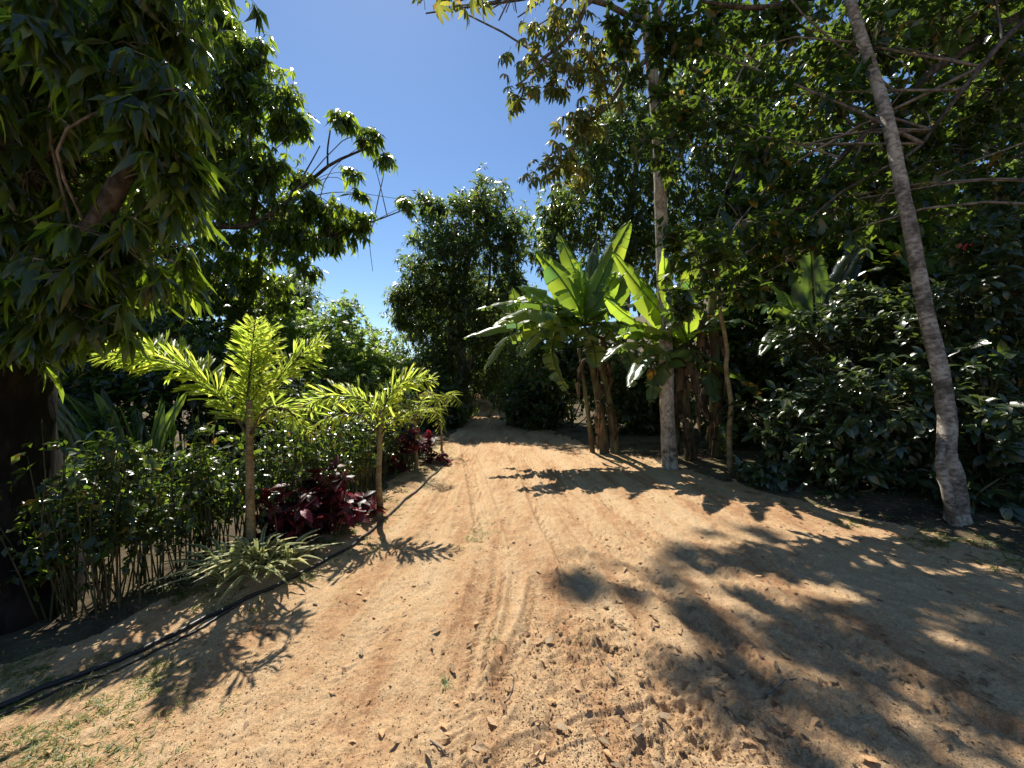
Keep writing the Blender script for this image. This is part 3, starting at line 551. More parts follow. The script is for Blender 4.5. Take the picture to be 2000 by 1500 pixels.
tr = [b-[0, 0, .1], b+[0, 0, .12], W(1303, 800, 6.95), W(1300, 650, 7.0), W(1292, 450, 7.0), W(1287, 300, 7.05), W(1277, 170, 7.1), W(1262, 50, 7.1), W(1250, -60, 7.2), np.array([2.1, 7.6, 11.5]), np.array([1.7, 8, 14.5])]
br = [[W(1272, 110, 7.1), W(1225, 150, 7.0), W(1190, 205, 6.9), W(1150, 240, 6.8), W(1120, 285, 6.8), W(1085, 295, 6.8), W(1068, 312, 6.8)], [W(1120, 285, 6.8), W(1118, 320, 6.8), W(1112, 352, 6.8)],
      [W(1262, 50, 7.1), W(1160, 0, 6.6), W(1130, 45, 6.5), W(1100, 85, 6.5), W(1060, 115, 6.5), W(1030, 150, 6.5), W(1008, 168, 6.5)], [W(1250, -30, 7.1), W(1140, -30, 6.4), W(1105, 0, 6.4), W(1080, 30, 6.4), W(1050, 50, 6.4)],
      [W(1190, 205, 6.9), W(1180, 160, 6.8), W(1155, 110, 6.8), W(1160, 60, 6.8)], [W(1190, 205, 6.9), W(1150, 225, 6.8), W(1122, 237, 6.8)], [W(1060, 115, 6.5), W(1090, 140, 6.5), W(1130, 130, 6.5)], [W(1225, 150, 7), W(1205, 110, 6.9), W(1190, 60, 6.9)]]
t = thing('cecropia_tree', b, 'straight pale lichen-spotted trunk beside the banana plants, with fan leaves hanging over the sky', 'tree')
g = Geo(); pth = spline(tr, 60); tube(g, pth, [.22, .145, .122, .118, .115, .11, .105, .10, .095, .09, .08, .07, .06], 16, lump=.025); g.obj('trunk', M_barkA, t, b)
for k, p in enumerate(br):
    g = Geo(); tube(g, spline(p, 18), [.028, .018, .008] if k not in (0, 2) else [.05, .03, .012], 6); g.obj('branch', M_twig, t, b)
sel = [0, 1, 3, 4, 7, 8, 14, 2, 16]; P, Cn = high_clusters(1.0, 11, 18, sel)
g = Geo()
for c in np.unique(Cn, axis=0): tube(g, curve(pth[-8+rng.integers(6)], c, .02, 10), [.07, .02], 5)
twigs(g, Cn, P, .5, .008); g.obj('twigs', M_twig, t, b)['kind'] = 'stuff'
# fan leaves along the branches
fp = []; fa = []
for p in br:
    q = spline(p, 40)
    for i in range(12, 40, 2):
        if q[i][1] < 7.05:
            for _ in range(2): fp.append(q[i]+rng.normal(size=3)*[.16, .18, .10]); fa.append([rng.normal(), rng.normal()*.6, .1])
for cx, cyy, n in [(1010, 100, 6), (1015, 160, 6), (1130, 90, 5), (1040, 330, 7), (1070, 300, 4), (1130, 250, 4), (1190, 120, 5), (1000, 180, 4), (1050, 40, 6), (1110, 20, 6), (1165, 160, 5), (1060, 150, 4)]:
    for _ in range(n): fp.append(W(cx+rng.normal()*18, cyy+rng.normal()*14, 6.7+rng.normal()*.15)); fa.append([rng.normal(), rng.normal()*.6, .1])
for cx, cyy in [(870, 8), (890, 20), (905, 2), (960, 18), (935, 5), (950, -10)]: fp.append(W(cx, cyy-22, 4.5)); fa.append([rng.normal()*.5, .1, -.1])
g = Geo(); tube(g, spline([W(1250, -60, 7.2), W(1100, -130, 6), W(1000, -60, 5), W(960, -25, 4.6), W(895, -12, 4.5)], 16), [.03, .015, .006], 5); g.obj('branch', M_twig, t, b)
fp = np.array(fp); fa = unit(np.array(fa)); d = unit(fa+[0, 0, -.75]); up = unit(np.array([0, -.35, .8])+fa*.9+.2*rng.normal(size=fa.shape))
leaves(t, b, 'fan', M_cec, fp, d, up, rng.uniform(.3, .42, len(fp)), 300)
pos, d, up, s = whorl(P, unit(P-Cn+[0, 0, .4]), 4, .42, .4); leaves(t, b, 'fan', M_cec, pos, d, up, s, 0, bulk='high_crown')
# ==== leaning grey trunk on the right -----------------------------------------------------
b = G(1872, 1035); b[2] = gz(b[0], b[1])
tr = [b-[0, 0, .1], W(1870, 1010, 4.0), W(1862, 930, 4.02), W(1848, 885, 4.05), W(1850, 820, 4.1), W(1835, 720, 4.2), W(1806, 600, 4.35), W(1785, 480, 4.5), W(1762, 370, 4.65), W(1735, 240, 4.8), W(1708, 150, 5.0), W(1660, 0, 5.2), W(1630, -130, 5.5), W(1560, -350, 6.3), W(1450, -500, 7.5)]
t = thing('leaning_tree', b, 'tall mottled grey trunk with a kinked base leaning left over the road', 'tree')
g = Geo(); pth = spline(tr, 90); tube(g, pth, [.15, .095, .082, .078, .074, .07, .068, .066, .064, .062, .06, .057, .054, .05], 18, lump=.03); g.obj('trunk', M_barkB, t, b)
g = Geo(); tube(g, spline([W(1868, 1030, 3.93), W(1850, 960, 3.93), W(1836, 900, 3.96), W(1845, 860, 4.03)], 14), [.05, .045, .04, .02], 8, lump=.08); g.obj('buttress', M_barkB, t, b)
sel = [5, 6, 9, 10, 11, 12, 13, 15]; P, Cn = high_clusters(2.6, 9, 16, sel); g = Geo()  # unseen crown laid out to cast its shade patches on the track
for c in np.unique(Cn, axis=0): tube(g, curve(pth[-10+rng.integers(9)], c, .02, 10), [.05, .015], 5)
twigs(g, Cn, P, .4, .006); g.obj('twigs', M_twig, t, b)['kind'] = 'stuff'
pos, d, up, s = whorl(P, unit(P-Cn+[0, 0, .4]+.3*rng.normal(size=P.shape)), 9, .16, .35); leaves(t, b, 'oval', M_oval, pos, d, up, s*1.2, 0, lo='oval_lo', bulk='high_crown')
# slim sapling
b = G(1427, 928); b[2] = gz(b[0], b[1]); t = thing('slim_sapling', b, 'thin crooked brown sapling between the pale trunk and the coffee bushes', 'tree')
g = Geo(); tube(g, spline([b-[0, 0, .05], W(1424, 850, 6.5), W(1428, 790, 6.5), W(1418, 720, 6.5), W(1420, 680, 6.5), W(1405, 600, 6.5), W(1403, 560, 6.5), W(1380, 480, 6.4)], 30), [.05, .042, .036, .03, .02], 8, lump=.05); g.obj('trunk', M_palmst, t, b)
P, Cn = blob_pts([(1370, 470, 6.4, 45, 40, .4), (1420, 500, 6.5, 40, 30, .35)], 70, .6); g = Geo(); twigs(g, Cn, P, .7, .004); g.obj('twigs', M_twig, t, b)['kind'] = 'stuff'
pos, d, up, s = whorl(P, P-Cn, 7, .13, .3); leaves(t, b, 'oval', M_oval, pos, d, up, s, 60)

# ==== bananas ----------------------------------------------------------------------------
def banana_leaf(t, b, pts, width, mat, lift=.35, tatter=.35, petiole=.12, n=26, part='leaf', face=None):
    """blade along a path: midrib, two halves cut into strips that sag"""
    tatter = min(.8, tatter*1.45) if tatter > .05 else tatter
    path = spline(pts, n); T = unit(np.gradient(path, axis=0)); up0 = np.array([0, 0, 1.]) if face is None else np.asarray(face, float)
    X = unit(np.cross(T, up0)); Z = np.cross(X, T); g = Geo(); tt = np.linspace(0, 1, n)
    tube(g, path, [.028, .02, .014, .006], 5, m=1)
    u = np.clip((tt-petiole)/(1-petiole), 0, 1); prof = width/2*np.clip(np.sin(np.pi*u**.62), 0, 1)**.55; prof[u <= 0] = 0
    for sd in (-1, 1):
        sag = 0.
        i = 0
        while i < n-1:
            k = min(n-1, i+(random.randint(2, 6) if random.random() > tatter else 1)); sag = random.uniform(-.1, .55)*tatter*2.2
            if prof[i:k+1].max() <= 0: i = k; continue
            gap = random.uniform(0, .35)*tatter
            V = []; Fc = []
            for j in range(i, k+1):
                c = path[j]; w_ = prof[j]
                sh = -gap*(j-i)/max(1, k-i)*np.linalg.norm(path[1]-path[0])*2 if tatter > .2 else 0
                for q in (0, .35, .7, 1.):
                    z = lift*q*w_*(1-1.1*q*q)-sag*q*q*w_+.008*math.sin(j*1.9+q*3)
                    V.append(c+X[j]*sd*w_*q*(1-.12*sag*q)+Z[j]*z+T[j]*(sh*q+.25*w_*q*.4))
            for a in range(k-i):
                for q in range(3):
                    p = a*4+q; Fc += [(p, p+1, p+5), (p, p+5, p+4)]
            g.add(V, Fc, 0); i = k
    return g.obj(part, [mat, M_stem if mat is not M_ban else M_ban], t, b)
def stemtube(t, b, pts, r, mat=None, part='pseudostem'):
    g = Geo(); tube(g, spline(pts, 16), r, 10, lump=.06); return g.obj(part, mat or M_banst, t, b)
def dead(t, b, px, py, d, L, w_=.22, n=1, mat=None):
    for _ in range(n):
        o = np.array([rng.normal()*.10, rng.normal()*.12, rng.normal()*.2]); p = W(px, py, d)+o; a = rng.uniform(-.25, .25)
        banana_leaf(t, b, [p, p+[a*.6, -.1, -.05], p+[a, -.15, -L*.5], p+[a*.8, -.1, -L]], w_, mat or M_dry, .9, .7, .05, 12, 'dry_leaf')
b = G(1190, 885); b[2] = gz(b[0], b[1]); D = b[1]
t = thing('banana_plant', b, 'large banana clump with broad sunlit upright leaves at the road bend', 'banana plant', 'banana plants')
stemtube(t, b, [b+[-.1, 0, 0], W(1172, 800, D), W(1158, 720, D), W(1140, 640, D)], [.105, .09, .075, .055])
stemtube(t, b, [b+[.15, 0, 0], W(1192, 800, D), W(1172, 700, D), W(1150, 640, D)], [.095, .085, .07, .05])
stemtube(t, b, [b+[-.32, .2, 0], W(1150, 820, D), W(1140, 740, D), W(1130, 680, D)], [.06, .05, .04, .03])
cr = W(1140, 635, D)
def BL(tip, mid, d=None, wd=.55, mat=M_ban, tat=.3, start=None, **k):
    d = d or D; s = start if start is not None else cr
    return banana_leaf(t, b, [s]+[W(m[0], m[1], (d+D)/2) for m in mid]+[W(tip[0], tip[1], d)], wd, mat, tatter=tat, **k)
BL((1045, 490), [(1125, 590), (1085, 530)], D-.6, .78, face=(0.2, -.75, .5)); BL((1010, 560), [(1110, 620), (1060, 585)], D-.9, .78, face=(.1, -.7, .6))
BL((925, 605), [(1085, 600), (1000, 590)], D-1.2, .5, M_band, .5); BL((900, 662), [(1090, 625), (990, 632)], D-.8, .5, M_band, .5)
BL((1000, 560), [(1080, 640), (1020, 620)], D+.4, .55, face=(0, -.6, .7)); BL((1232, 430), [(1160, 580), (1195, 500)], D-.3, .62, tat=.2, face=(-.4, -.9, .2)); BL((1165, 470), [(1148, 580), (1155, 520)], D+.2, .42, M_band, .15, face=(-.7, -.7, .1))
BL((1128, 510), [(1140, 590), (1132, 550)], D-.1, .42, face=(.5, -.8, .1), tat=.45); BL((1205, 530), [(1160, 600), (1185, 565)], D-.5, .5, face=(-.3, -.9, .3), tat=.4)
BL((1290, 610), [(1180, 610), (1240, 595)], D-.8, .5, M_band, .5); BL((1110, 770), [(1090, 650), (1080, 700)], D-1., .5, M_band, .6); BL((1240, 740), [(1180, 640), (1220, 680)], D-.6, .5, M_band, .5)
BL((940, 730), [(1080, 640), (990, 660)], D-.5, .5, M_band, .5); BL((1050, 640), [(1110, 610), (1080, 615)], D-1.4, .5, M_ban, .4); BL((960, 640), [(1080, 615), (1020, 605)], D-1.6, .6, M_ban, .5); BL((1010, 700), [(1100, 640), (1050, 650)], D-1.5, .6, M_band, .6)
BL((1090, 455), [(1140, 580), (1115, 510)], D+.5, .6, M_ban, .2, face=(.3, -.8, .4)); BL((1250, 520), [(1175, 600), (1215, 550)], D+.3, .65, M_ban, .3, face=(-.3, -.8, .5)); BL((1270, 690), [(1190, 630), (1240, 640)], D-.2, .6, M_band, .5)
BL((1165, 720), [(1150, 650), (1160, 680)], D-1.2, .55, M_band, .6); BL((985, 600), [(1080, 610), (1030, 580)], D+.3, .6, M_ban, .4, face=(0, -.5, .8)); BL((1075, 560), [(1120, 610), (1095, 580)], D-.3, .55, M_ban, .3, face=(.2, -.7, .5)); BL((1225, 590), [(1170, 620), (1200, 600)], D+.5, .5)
dead(t, b, 1150, 690, D-.12, .9, .16, n=4); dead(t, b, 1175, 780, D-.12, .8, .16, n=4)
# second clump
b = np.array([3.55, 7.3, gz(3.55, 7.3)]); D = 7.3; cr = W(1345, 670, D)
t = thing('banana_plant', b, 'banana clump wrapped in brown dry leaves, tight behind the pale straight trunk', 'banana plant', 'banana plants')
stemtube(t, b, [b+[-.2, 0, 0], W(1345, 850, D), W(1335, 750, D), W(1340, 670, D)], [.11, .10, .08, .05]); stemtube(t, b, [b+[.35, .1, 0], W(1398, 850, D), W(1396, 720, D), W(1392, 600, D), W(1395, 560, D)], [.12, .12, .10, .09, .06])
stemtube(t, b, [b+[-.45, .2, 0], W(1320, 850, D), W(1310, 760, D)], [.09, .08, .05])
BL((1195, 490), [(1290, 610), (1240, 550)], D-.6, .6, tat=.2, face=(.3, -.8, .4)); BL((1180, 580), [(1290, 650), (1230, 620)], D-.9, .45, M_ban, .4); BL((1297, 480), [(1320, 600), (1300, 540)], D-.9, .4, M_ban, .15, face=(.3, -.9, .1))
BL((1250, 540), [(1310, 630), (1275, 580)], D-.3, .65, M_ban, .25, face=(.3, -.8, .4)); BL((1345, 520), [(1345, 620), (1348, 570)], D-.2, .55, M_ban, .25, face=(.1, -.9, .2)); BL((1420, 600), [(1365, 650), (1395, 620)], D-.4, .55, M_band, .3)
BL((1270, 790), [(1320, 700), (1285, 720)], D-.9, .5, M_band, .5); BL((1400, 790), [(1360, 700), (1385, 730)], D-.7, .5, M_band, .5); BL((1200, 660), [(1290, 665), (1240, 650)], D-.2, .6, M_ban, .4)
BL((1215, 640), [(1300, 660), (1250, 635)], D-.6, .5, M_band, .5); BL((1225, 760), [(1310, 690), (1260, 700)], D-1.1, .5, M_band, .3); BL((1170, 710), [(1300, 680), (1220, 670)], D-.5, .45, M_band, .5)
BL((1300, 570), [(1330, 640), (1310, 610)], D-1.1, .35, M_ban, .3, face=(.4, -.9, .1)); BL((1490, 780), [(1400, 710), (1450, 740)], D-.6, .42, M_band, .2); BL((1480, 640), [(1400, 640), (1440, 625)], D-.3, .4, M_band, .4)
cr = W(1395, 560, D); BL((1440, 430), [(1400, 520), (1415, 480)], D, .45, M_band, .3, face=(-.5, -.8, .2)); BL((1330, 430), [(1380, 520), (1355, 470)], D, .45, M_band, .3, face=(.5, -.8, .2))
dead(t, b, 1340, 720, D-.15, .9, .18, n=5); dead(t, b, 1397, 660, D-.15, 1.1, .16, n=4); dead(t, b, 1397, 780, D-.15, .9, .15, n=4); dead(t, b, 1325, 820, D-.1, .7, .15, n=3); dead(t, b, 1268, 745, D-.3, .55, .2, 1, M_yel)
dead(t, b, 1432, 735, D-.5, .3, .15, 1, M_yel); dead(t, b, 1415, 830, D-.3, .5, .35, 1, M_band)
# third
b = np.array([5.9, 7.6, gz(5.9, 7.6)]); D = 7.2; cr = W(1590, 665, D)
t = thing('banana_plant', b, 'banana plant in the shade with one upright dark leaf and one bright arching leaf', 'banana plant', 'banana plants')
stemtube(t, b, [b, W(1610, 820, 7.4), W(1595, 720, D), W(1590, 660, D)], [.12, .10, .08, .05])
BL((1583, 470), [(1590, 600), (1586, 540)], D, .75, M_band, .1, face=(-.1, -1, .1)); BL((1445, 530), [(1560, 620), (1510, 560)], D-.7, .5, M_ban, .15, face=(.1, -.6, .8)); BL((1700, 440), [(1620, 590), (1660, 510)], D-.2, .45, M_coffee, .15, face=(-.5, -.6, .6))
BL((1480, 700), [(1560, 640), (1520, 640)], D-.7, .45, M_band, .4); BL((1460, 600), [(1550, 610), (1500, 595)], D-.2, .45, M_band, .4); BL((1500, 660), [(1560, 650), (1530, 650)], D-1., .35, M_band, .3)
b = np.array([7.2, 7.4, gz(7.2, 7.4)]); D = 7.0; cr = W(1790, 560, D)
t = thing('banana_plant', b, 'banana plant whose lit green leaves peek out behind the leaning grey trunk', 'banana plant', 'banana plants')
stemtube(t, b, [b, W(1790, 760, D), W(1788, 560, D)], [.12, .09, .05])
BL((1790, 400), [(1788, 500), (1785, 450)], D, .6, M_ban, .2, face=(.2, -.9, .4)); BL((1870, 470), [(1820, 520), (1850, 490)], D-.4, .55, M_ban, .3, face=(.1, -.5, .9)); BL((1740, 470), [(1770, 520), (1750, 490)], D-.2, .5, M_ban, .3, face=(.1, -.5, .9))
# heliconia-like clump on the left
b = np.array([-4.6, 5.2, gz(-4.6, 5.2)]); t = thing('heliconia_clump', b, 'clump of upright paddle leaves beside the big dark mango trunk', 'plant')
for i in range(52):
    px = rng.uniform(110, 340); tp_ = W(px+rng.normal()*20, rng.uniform(755, 900), 5.2+rng.normal()*.3); s = b+[((px-1000)/F*5.2-b[0])*.6, rng.normal()*.2, .1]
    m_ = (s+tp_)/2+[0, 0, .15]; lean = (px-230)/110.
    banana_leaf(t, b, [s, m_, tp_+[lean*.18, 0, 0]], rng.uniform(.12, .19), M_ban if rng.random() < .6 else M_band, .3, .02, .3, 14, face=(-lean*.4+rng.normal()*.4, -.9, .3))

# ==== palms ------------------------------------------------------------------------------
def frond(t, b, pts, L=.3, n=44, plum=True, mat=None, single=False, start=.12, key='jag', wscale=1., r=.012, fd=None):
    path = spline(pts, 40); g = Geo(); tube(g, path, [r, r*.8, r*.3], 5); f = g.obj('frond', M_palmst if not plum else M_stem, t, b)
    T = unit(np.gradient(path, axis=0)); P = []; Dd = []; U = []; Sz = []
    tt = np.linspace(start, 1, n)
    for u in tt:
        i = min(39, int(u*39)); c = path[i]; ti = T[i]; x = unit(np.cross(ti, [0, 0, 1.]) if fd is None else np.cross(ti, fd)); z = np.cross(x, ti)
        ln = L*(math.sin(math.pi*(.12+.8*(u-start)/(1-start)))**.6)
        for sd in (-1, 1):
            for k in range(2 if plum else 1):
                a = rng.uniform(-1.15, 1.15) if plum else rng.uniform(.05, .3)
                dd = x*sd*math.cos(a)+z*math.sin(a)+ti*rng.uniform(.3, 1.1); 
                if not plum: dd[2] -= .25
                P.append(c+ti*rng.uniform(-.01, .01)); Dd.append(dd); U.append(z+x*rng.normal()*.3+rng.normal(size=3)*.2); Sz.append(ln*rng.uniform(.6, 1.25))
    P = np.array(P); Dd = unit(np.array(Dd)); U = unit(np.array(U))
    leaves(f, b, key, mat or M_palm, P, Dd, U, Sz, 10**6 if single else 0, part='leaflet', bulk='leaflets')
def palm(base, label, stem, rad, fr, **kw):
    b = np.array([base[0], base[1], gz(base[0], base[1])]); t = thing('foxtail_palm' if kw.get('plum', True) else 'fan_palm', b, label, 'palm', 'young palms along the verge')
    g = Geo(); tube(g, spline([b-[0, 0, .05], b+[.01, 0, .15]]+stem, 24), rad, 10, lump=.04); g.obj('trunk', M_palmst, t, b)
    for pts, opt in fr: frond(t, b, pts, **{**kw, **opt})
    return t
d = 3.12
palm(G(488, 1112)[:2], 'tallest young foxtail palm with a bright upright frond, growing from the variegated tuft', [W(488, 950, d), W(487, 870, d), W(488, 820, d), W(486, 780, d)], [.045, .034, .03, .028, .026, .02],
     [([W(487, 850, d), W(484, 780, d+.05), W(492, 690, d+.05), W(498, 628, d+.02)], dict(L=.19, n=54, single=True, fd=(0, 1, .05))), ([W(487, 850, d), W(496, 770, d+.1), W(520, 690, d+.2), W(530, 640, d+.25)], dict(L=.18, n=40, fd=(0, 1, 0))),
      ([W(486, 855, d), W(440, 785, d-.02), W(375, 725, d-.05), W(290, 690, d-.08), W(205, 694, d-.1)], dict(L=.24, n=74, single=True)), ([W(488, 850, d), W(530, 760, d+.3), W(580, 700, d+.5), W(628, 668, d+.6)], dict(L=.23, n=42)),
      ([W(488, 850, d), W(520, 800, d-.15), W(560, 800, d-.2), W(600, 840, d-.1)], dict(L=.16, n=20))], r=.014)
d = 4.3
palm(G(740, 1012)[:2], 'second foxtail palm with arching yellow-green fronds beside the maroon plants', [W(739, 940, d), W(742, 880, d), W(743, 835, d), W(744, 800, d)], [.045, .036, .03, .026, .02],
     [([W(743, 850, d), W(725, 795, d), W(680, 772, d-.05), W(620, 780, d-.1), W(548, 825, d-.15)], dict(L=.25, n=42)), ([W(743, 850, d), W(752, 790, d+.1), W(790, 745, d+.2), W(845, 742, d+.2)], dict(L=.25, n=38)),
      ([W(743, 850, d), W(735, 810, d+.2), W(742, 730, d+.3)], dict(L=.03, n=3)), ([W(743, 850, d), W(700, 810, d-.3), W(640, 815, d-.4), W(600, 850, d-.45)], dict(L=.18, n=20)), ([W(743, 850, d), W(770, 820, d-.1), W(800, 815, d-.2)], dict(L=.16, n=14))])
d = 6.6
palm((W(812, 0, d)[0], d), 'small feather palm with fine arching leaflets, third along the verge', [W(812, 880, d), W(811, 830, d), W(810, 810, d)], [.04, .03, .022],
     [([W(810, 825, d), W(825, 780, d-.1), W(850, 775, d-.2), W(868, 830, d-.2)], dict(L=.34, n=26)), ([W(810, 825, d), W(830, 800, d-.2), W(850, 800, d-.4), W(858, 840, d-.5)], dict(L=.3, n=22)), ([W(810, 825, d), W(795, 790, d), W(770, 800, d), W(750, 830, d)], dict(L=.26, n=20)),
      ([W(810, 825, d), W(815, 780, d+.2), W(835, 760, d+.3)], dict(L=.3, n=18)), ([W(810, 825, d), W(790, 800, d-.3), W(780, 815, d-.5)], dict(L=.24, n=14))], plum=False, key='strip', r=.01)
d = 5.2
palm((W(692, 0, d)[0], d), 'knee-high palm seedling between the maroon plants and the second palm', [W(692, 960, d), W(692, 945, d)], [.018, .014, .01],
     [([W(692, 950, d), W(692+dx*.5, 915+ady*.5, d), W(692+dx, 912+ady, d-.05)], dict(L=.13, n=12)) for dx, ady in [(-26, 8), (-12, -6), (4, -10), (18, -2), (28, 14), (-22, 28)]], plum=False, key='strip', r=.006)
d = 8.6
palm((W(862, 0, d)[0], d), 'thin bare-stemmed palm farthest along the verge', [W(862, 850, d), W(861, 800, d)], [.03, .025, .018],
     [([W(861, 810, d), W(861+dx*.6, 770, d), W(861+dx, 775+abs(dx)*.4, d-.1)], dict(L=.3, n=14)) for dx in (-40, -15, 12, 34)], plum=False, key='strip', r=.008)

# ==== hedge of thin stems -----------------------------------------------------------------
b = np.array([-2.9, 3.6, gz(-2.9, 3.6)]); t = thing('hedge', b, 'living hedge of thin dark stems and small green leaves in front of the sunlit clearing', 'hedge')
HP = []; HC = []
for i in range(370):
    y = 2.4+5.*rng.random()**1.35; x = leftx(np.array(min(y, 7.2)))-rng.uniform(.55, .95); z0 = gz(x, y)
    hgt = rng.uniform(.55, 1.1+.5*float(fbm(np.array([y*2.2]), np.array([3.3]), 2)[0])); top = np.array([x+rng.normal()*.09, y+rng.normal()*.09, z0+hgt])
    g = Geo(); p = spline([np.array([x, y, z0-.02]), np.array([x, y, z0])*.5+top*.5+np.append(rng.normal(size=2)*.03, 0), top], 7); tube(g, p, [.007, .005, .002], 4); g.obj('stem', M_stem, t, b)
    for _ in range(9):
        k = rng.uniform(.3, 1.)**.6; HP.append(p[int(k*6)]+rng.normal(size=3)*[.07, .07, .03]); HC.append(p[int(k*6)])
HP = np.array(HP); HC = np.array(HC); pos, dd, up, s = whorl(HP, HP-HC+[0, 0, .03], 4, .055, .2); leaves(t, b, 'oval', M_oval, pos, dd, up, s, 150, lo='oval_lo', bulk='foliage')

# ==== maroon plants -----------------------------------------------------------------------
def coleus(px0, px1, pyt, pyb, d, n, label):
    bx = ((px0+px1)/2-1000)/F*d; b = np.array([bx, d, gz(bx, d)]); t = thing('maroon_plant', b, label, 'plant', 'maroon plants along the verge'); P = []
    for i in range(n):
        px = rng.uniform(px0, px1); e = 1-((px-(px0+px1)/2)/((px1-px0)/2))**2*.7; py = pyb-(pyb-pyt)*rng.uniform(.15, 1)*e; top = W(px, py, d+rng.normal()*.16)
        g = Geo(); s = np.array([bx+(top[0]-bx)*.6, d+(top[1]-d)*.7, 0]); s[2] = gz(s[0], s[1])-.01; top[2] = max(top[2], s[2]+.12); tube(g, curve(s, top, .05, 6), [.006, .004], 4); g.obj('stem', M_stem, t, b); P += [top, top-(top-s)*.22]
    P = np.array(P); A = unit(np.array([0, -.15, 1.])+.35*rng.normal(size=P.shape)); pos, dd, up, s = whorl(P, A, 8, .135, .35, (.6, 1.5)); leaves(t, b, 'coffee', M_red, pos, dd, up, s, 300)
coleus(498, 620, 930, 1030, 3.6, 20, 'maroon leafy plant nearest the variegated tuft'); coleus(575, 690, 900, 1010, 3.9, 30, 'tallest maroon leafy plant, its red top beside the palm seedling')
coleus(650, 740, 960, 1010, 4.35, 12, 'low maroon plant at the foot of the second foxtail palm'); coleus(520, 590, 1010, 1050, 3.7, 4, 'few maroon leaves drooping low behind the variegated tuft')
coleus(620, 660, 1025, 1060, 3.75, 2, 'lone maroon sprig near the hose'); coleus(765, 830, 822, 880, 6.6, 12, 'maroon shrub behind the small feather palm'); coleus(745, 800, 880, 915, 6.3, 8, 'low maroon plant left of the small feather palm stem')
coleus(815, 860, 845, 880, 7.4, 8, 'far maroon plant at the last palm'); coleus(840, 875, 880, 905, 7.2, 4, 'small maroon tuft at the end of the hose')

# ==== variegated tufts --------------------------------------------------------------------
def tuft(px, py, n, L, label, spread=1.):
    p = G(px, py); b = np.array([p[0], p[1], gz(p[0], p[1])]); t = thing('variegated_tuft', b, label, 'plant', 'cream striped tufts under the palm')
    for i in range(n):
        a = rng.uniform(0, 2*np.pi); el = rng.uniform(.4, 1.45); l = L*rng.uniform(.7, 1.15); h = np.array([math.cos(a), math.sin(a), 0]); o = b+h*.03
        path = spline([o, o+(h*math.cos(el)*spread+[0, 0, math.sin(el)])*l*.5, o+(h*math.cos(el)*1.15*spread+[0, 0, math.sin(el)*.75])*l*.85+[0, 0, -.04*l], o+(h*math.cos(el)*1.35*spread+[0, 0, math.sin(el)*.72])*l+[0, 0, -.10*l]], 9)
        T = unit(np.gradient(path, axis=0)); X = unit(np.cross(T, [0, 0, 1.])); Z = np.cross(X, T); wd = .014*np.sin(np.pi*np.linspace(.12, 1, 9)**.8)[:, None]
        V = np.stack([path-X*wd+Z*wd*.5, path-X*wd*.45+Z*wd*.15, path, path+X*wd*.45+Z*wd*.15, path+X*wd+Z*wd*.5], 1).reshape(-1, 3); Fc = []; m = []
        for r in range(8):
            for c in range(4):
                q = r*5+c; Fc += [(q, q+1, q+6), (q, q+6, q+5)]; m += [1 if c in (0, 3) else 0]*2
        build('leaf', V, Fc, [M_yucg, M_yucc], t, b, True, m)
tuft(445, 1140, 60, .44, 'cream striped spiky tuft left of the tall palm stem'); tuft(505, 1130, 80, .46, 'largest cream striped spiky tuft in front of the tall palm stem'); tuft(560, 1115, 36, .36, 'cream striped spiky tuft nearest the hose bend')

# ==== hose, litter, clods, grass ----------------------------------------------------------
def ground_line(l, n, dz): p = spline(pxline(l), n); p[:, 0] += (fbm(p[:, 1]*2, p[:, 1]*0+dz*90)-.5)*.06; p[:, 2] = gzs(p[:, 0], p[:, 1])+dz; return p
g = Geo(); tube(g, ground_line([(876, 900), (860, 918), (820, 955), (775, 995), (700, 1062), (620, 1108), (480, 1172), (400, 1210), (240, 1290), (100, 1345), (0, 1388), (-200, 1470)], 90, .012), .0135, 8)
tag(g.obj('garden_hose', M_hose), 'thick black irrigation hose lying along the verge down to the near left corner', 'hose')
g = Geo(); tube(g, ground_line([(470, 1180), (400, 1222), (250, 1300), (120, 1352), (0, 1402), (-200, 1490)], 60, .008), .007, 6)
tag(g.obj('garden_hose', M_hose), 'thinner second hose beside the thick one in the near left corner', 'hose')
# grass
def grass(name, label, spots, n, L=.06):
    P = []
    for (cx, cyy, rx_, ry_, wt) in spots:
        k = int(n*wt); a = rng.normal(size=(k, 2))
        for u, v in a:
            py = cyy+v*ry_*.5
            if py < 800: continue
            P.append(G(cx+u*rx_*.5, py))
    P = np.array(P); P = P[fbm(P[:, 0]*6, P[:, 1]*6, 2) > .44]; P[:, 2] = gzs(P[:, 0], P[:, 1]); n = len(P); P = np.repeat(P, 6, 0)+rng.normal(size=(n*6, 3))*[.012, .012, 0]
    th = rng.uniform(0, 2*np.pi, len(P)); dd = unit(np.stack([np.cos(th), np.sin(th), rng.uniform(.15, 1.2, len(P))], 1)); up = unit(rng.normal(size=P.shape)*.3+[0, 0, 1])
    g = Geo(); R = frames(dd, up)*(L*rng.uniform(.5, 1.3, len(P)))[:, None, None]; V, Fc = T_leaf(.13, .2, .5, (0, .4, 1), .6)
    Q = np.einsum('nij,vj->nvi', R, V)+P[:, None]; g.add(Q.reshape(-1, 3), (Fc[None]+(np.arange(len(P))*len(V))[:, None, None]).reshape(-1, 3)); tag(g.obj(name, M_grass), label, 'grass', kind='stuff')
grass('grass', 'patchy short grass on the sandy near left corner', [(60, 1330, 160, 40, 1), (150, 1310, 200, 30, .6), (60, 1440, 140, 90, 1.2), (200, 1370, 200, 60, 1), (290, 1330, 120, 40, .8), (330, 1290, 120, 30, .6), (40, 1400, 120, 40, 1), (270, 1430, 120, 50, .4), (150, 1480, 200, 40, .6)], 130, .035)
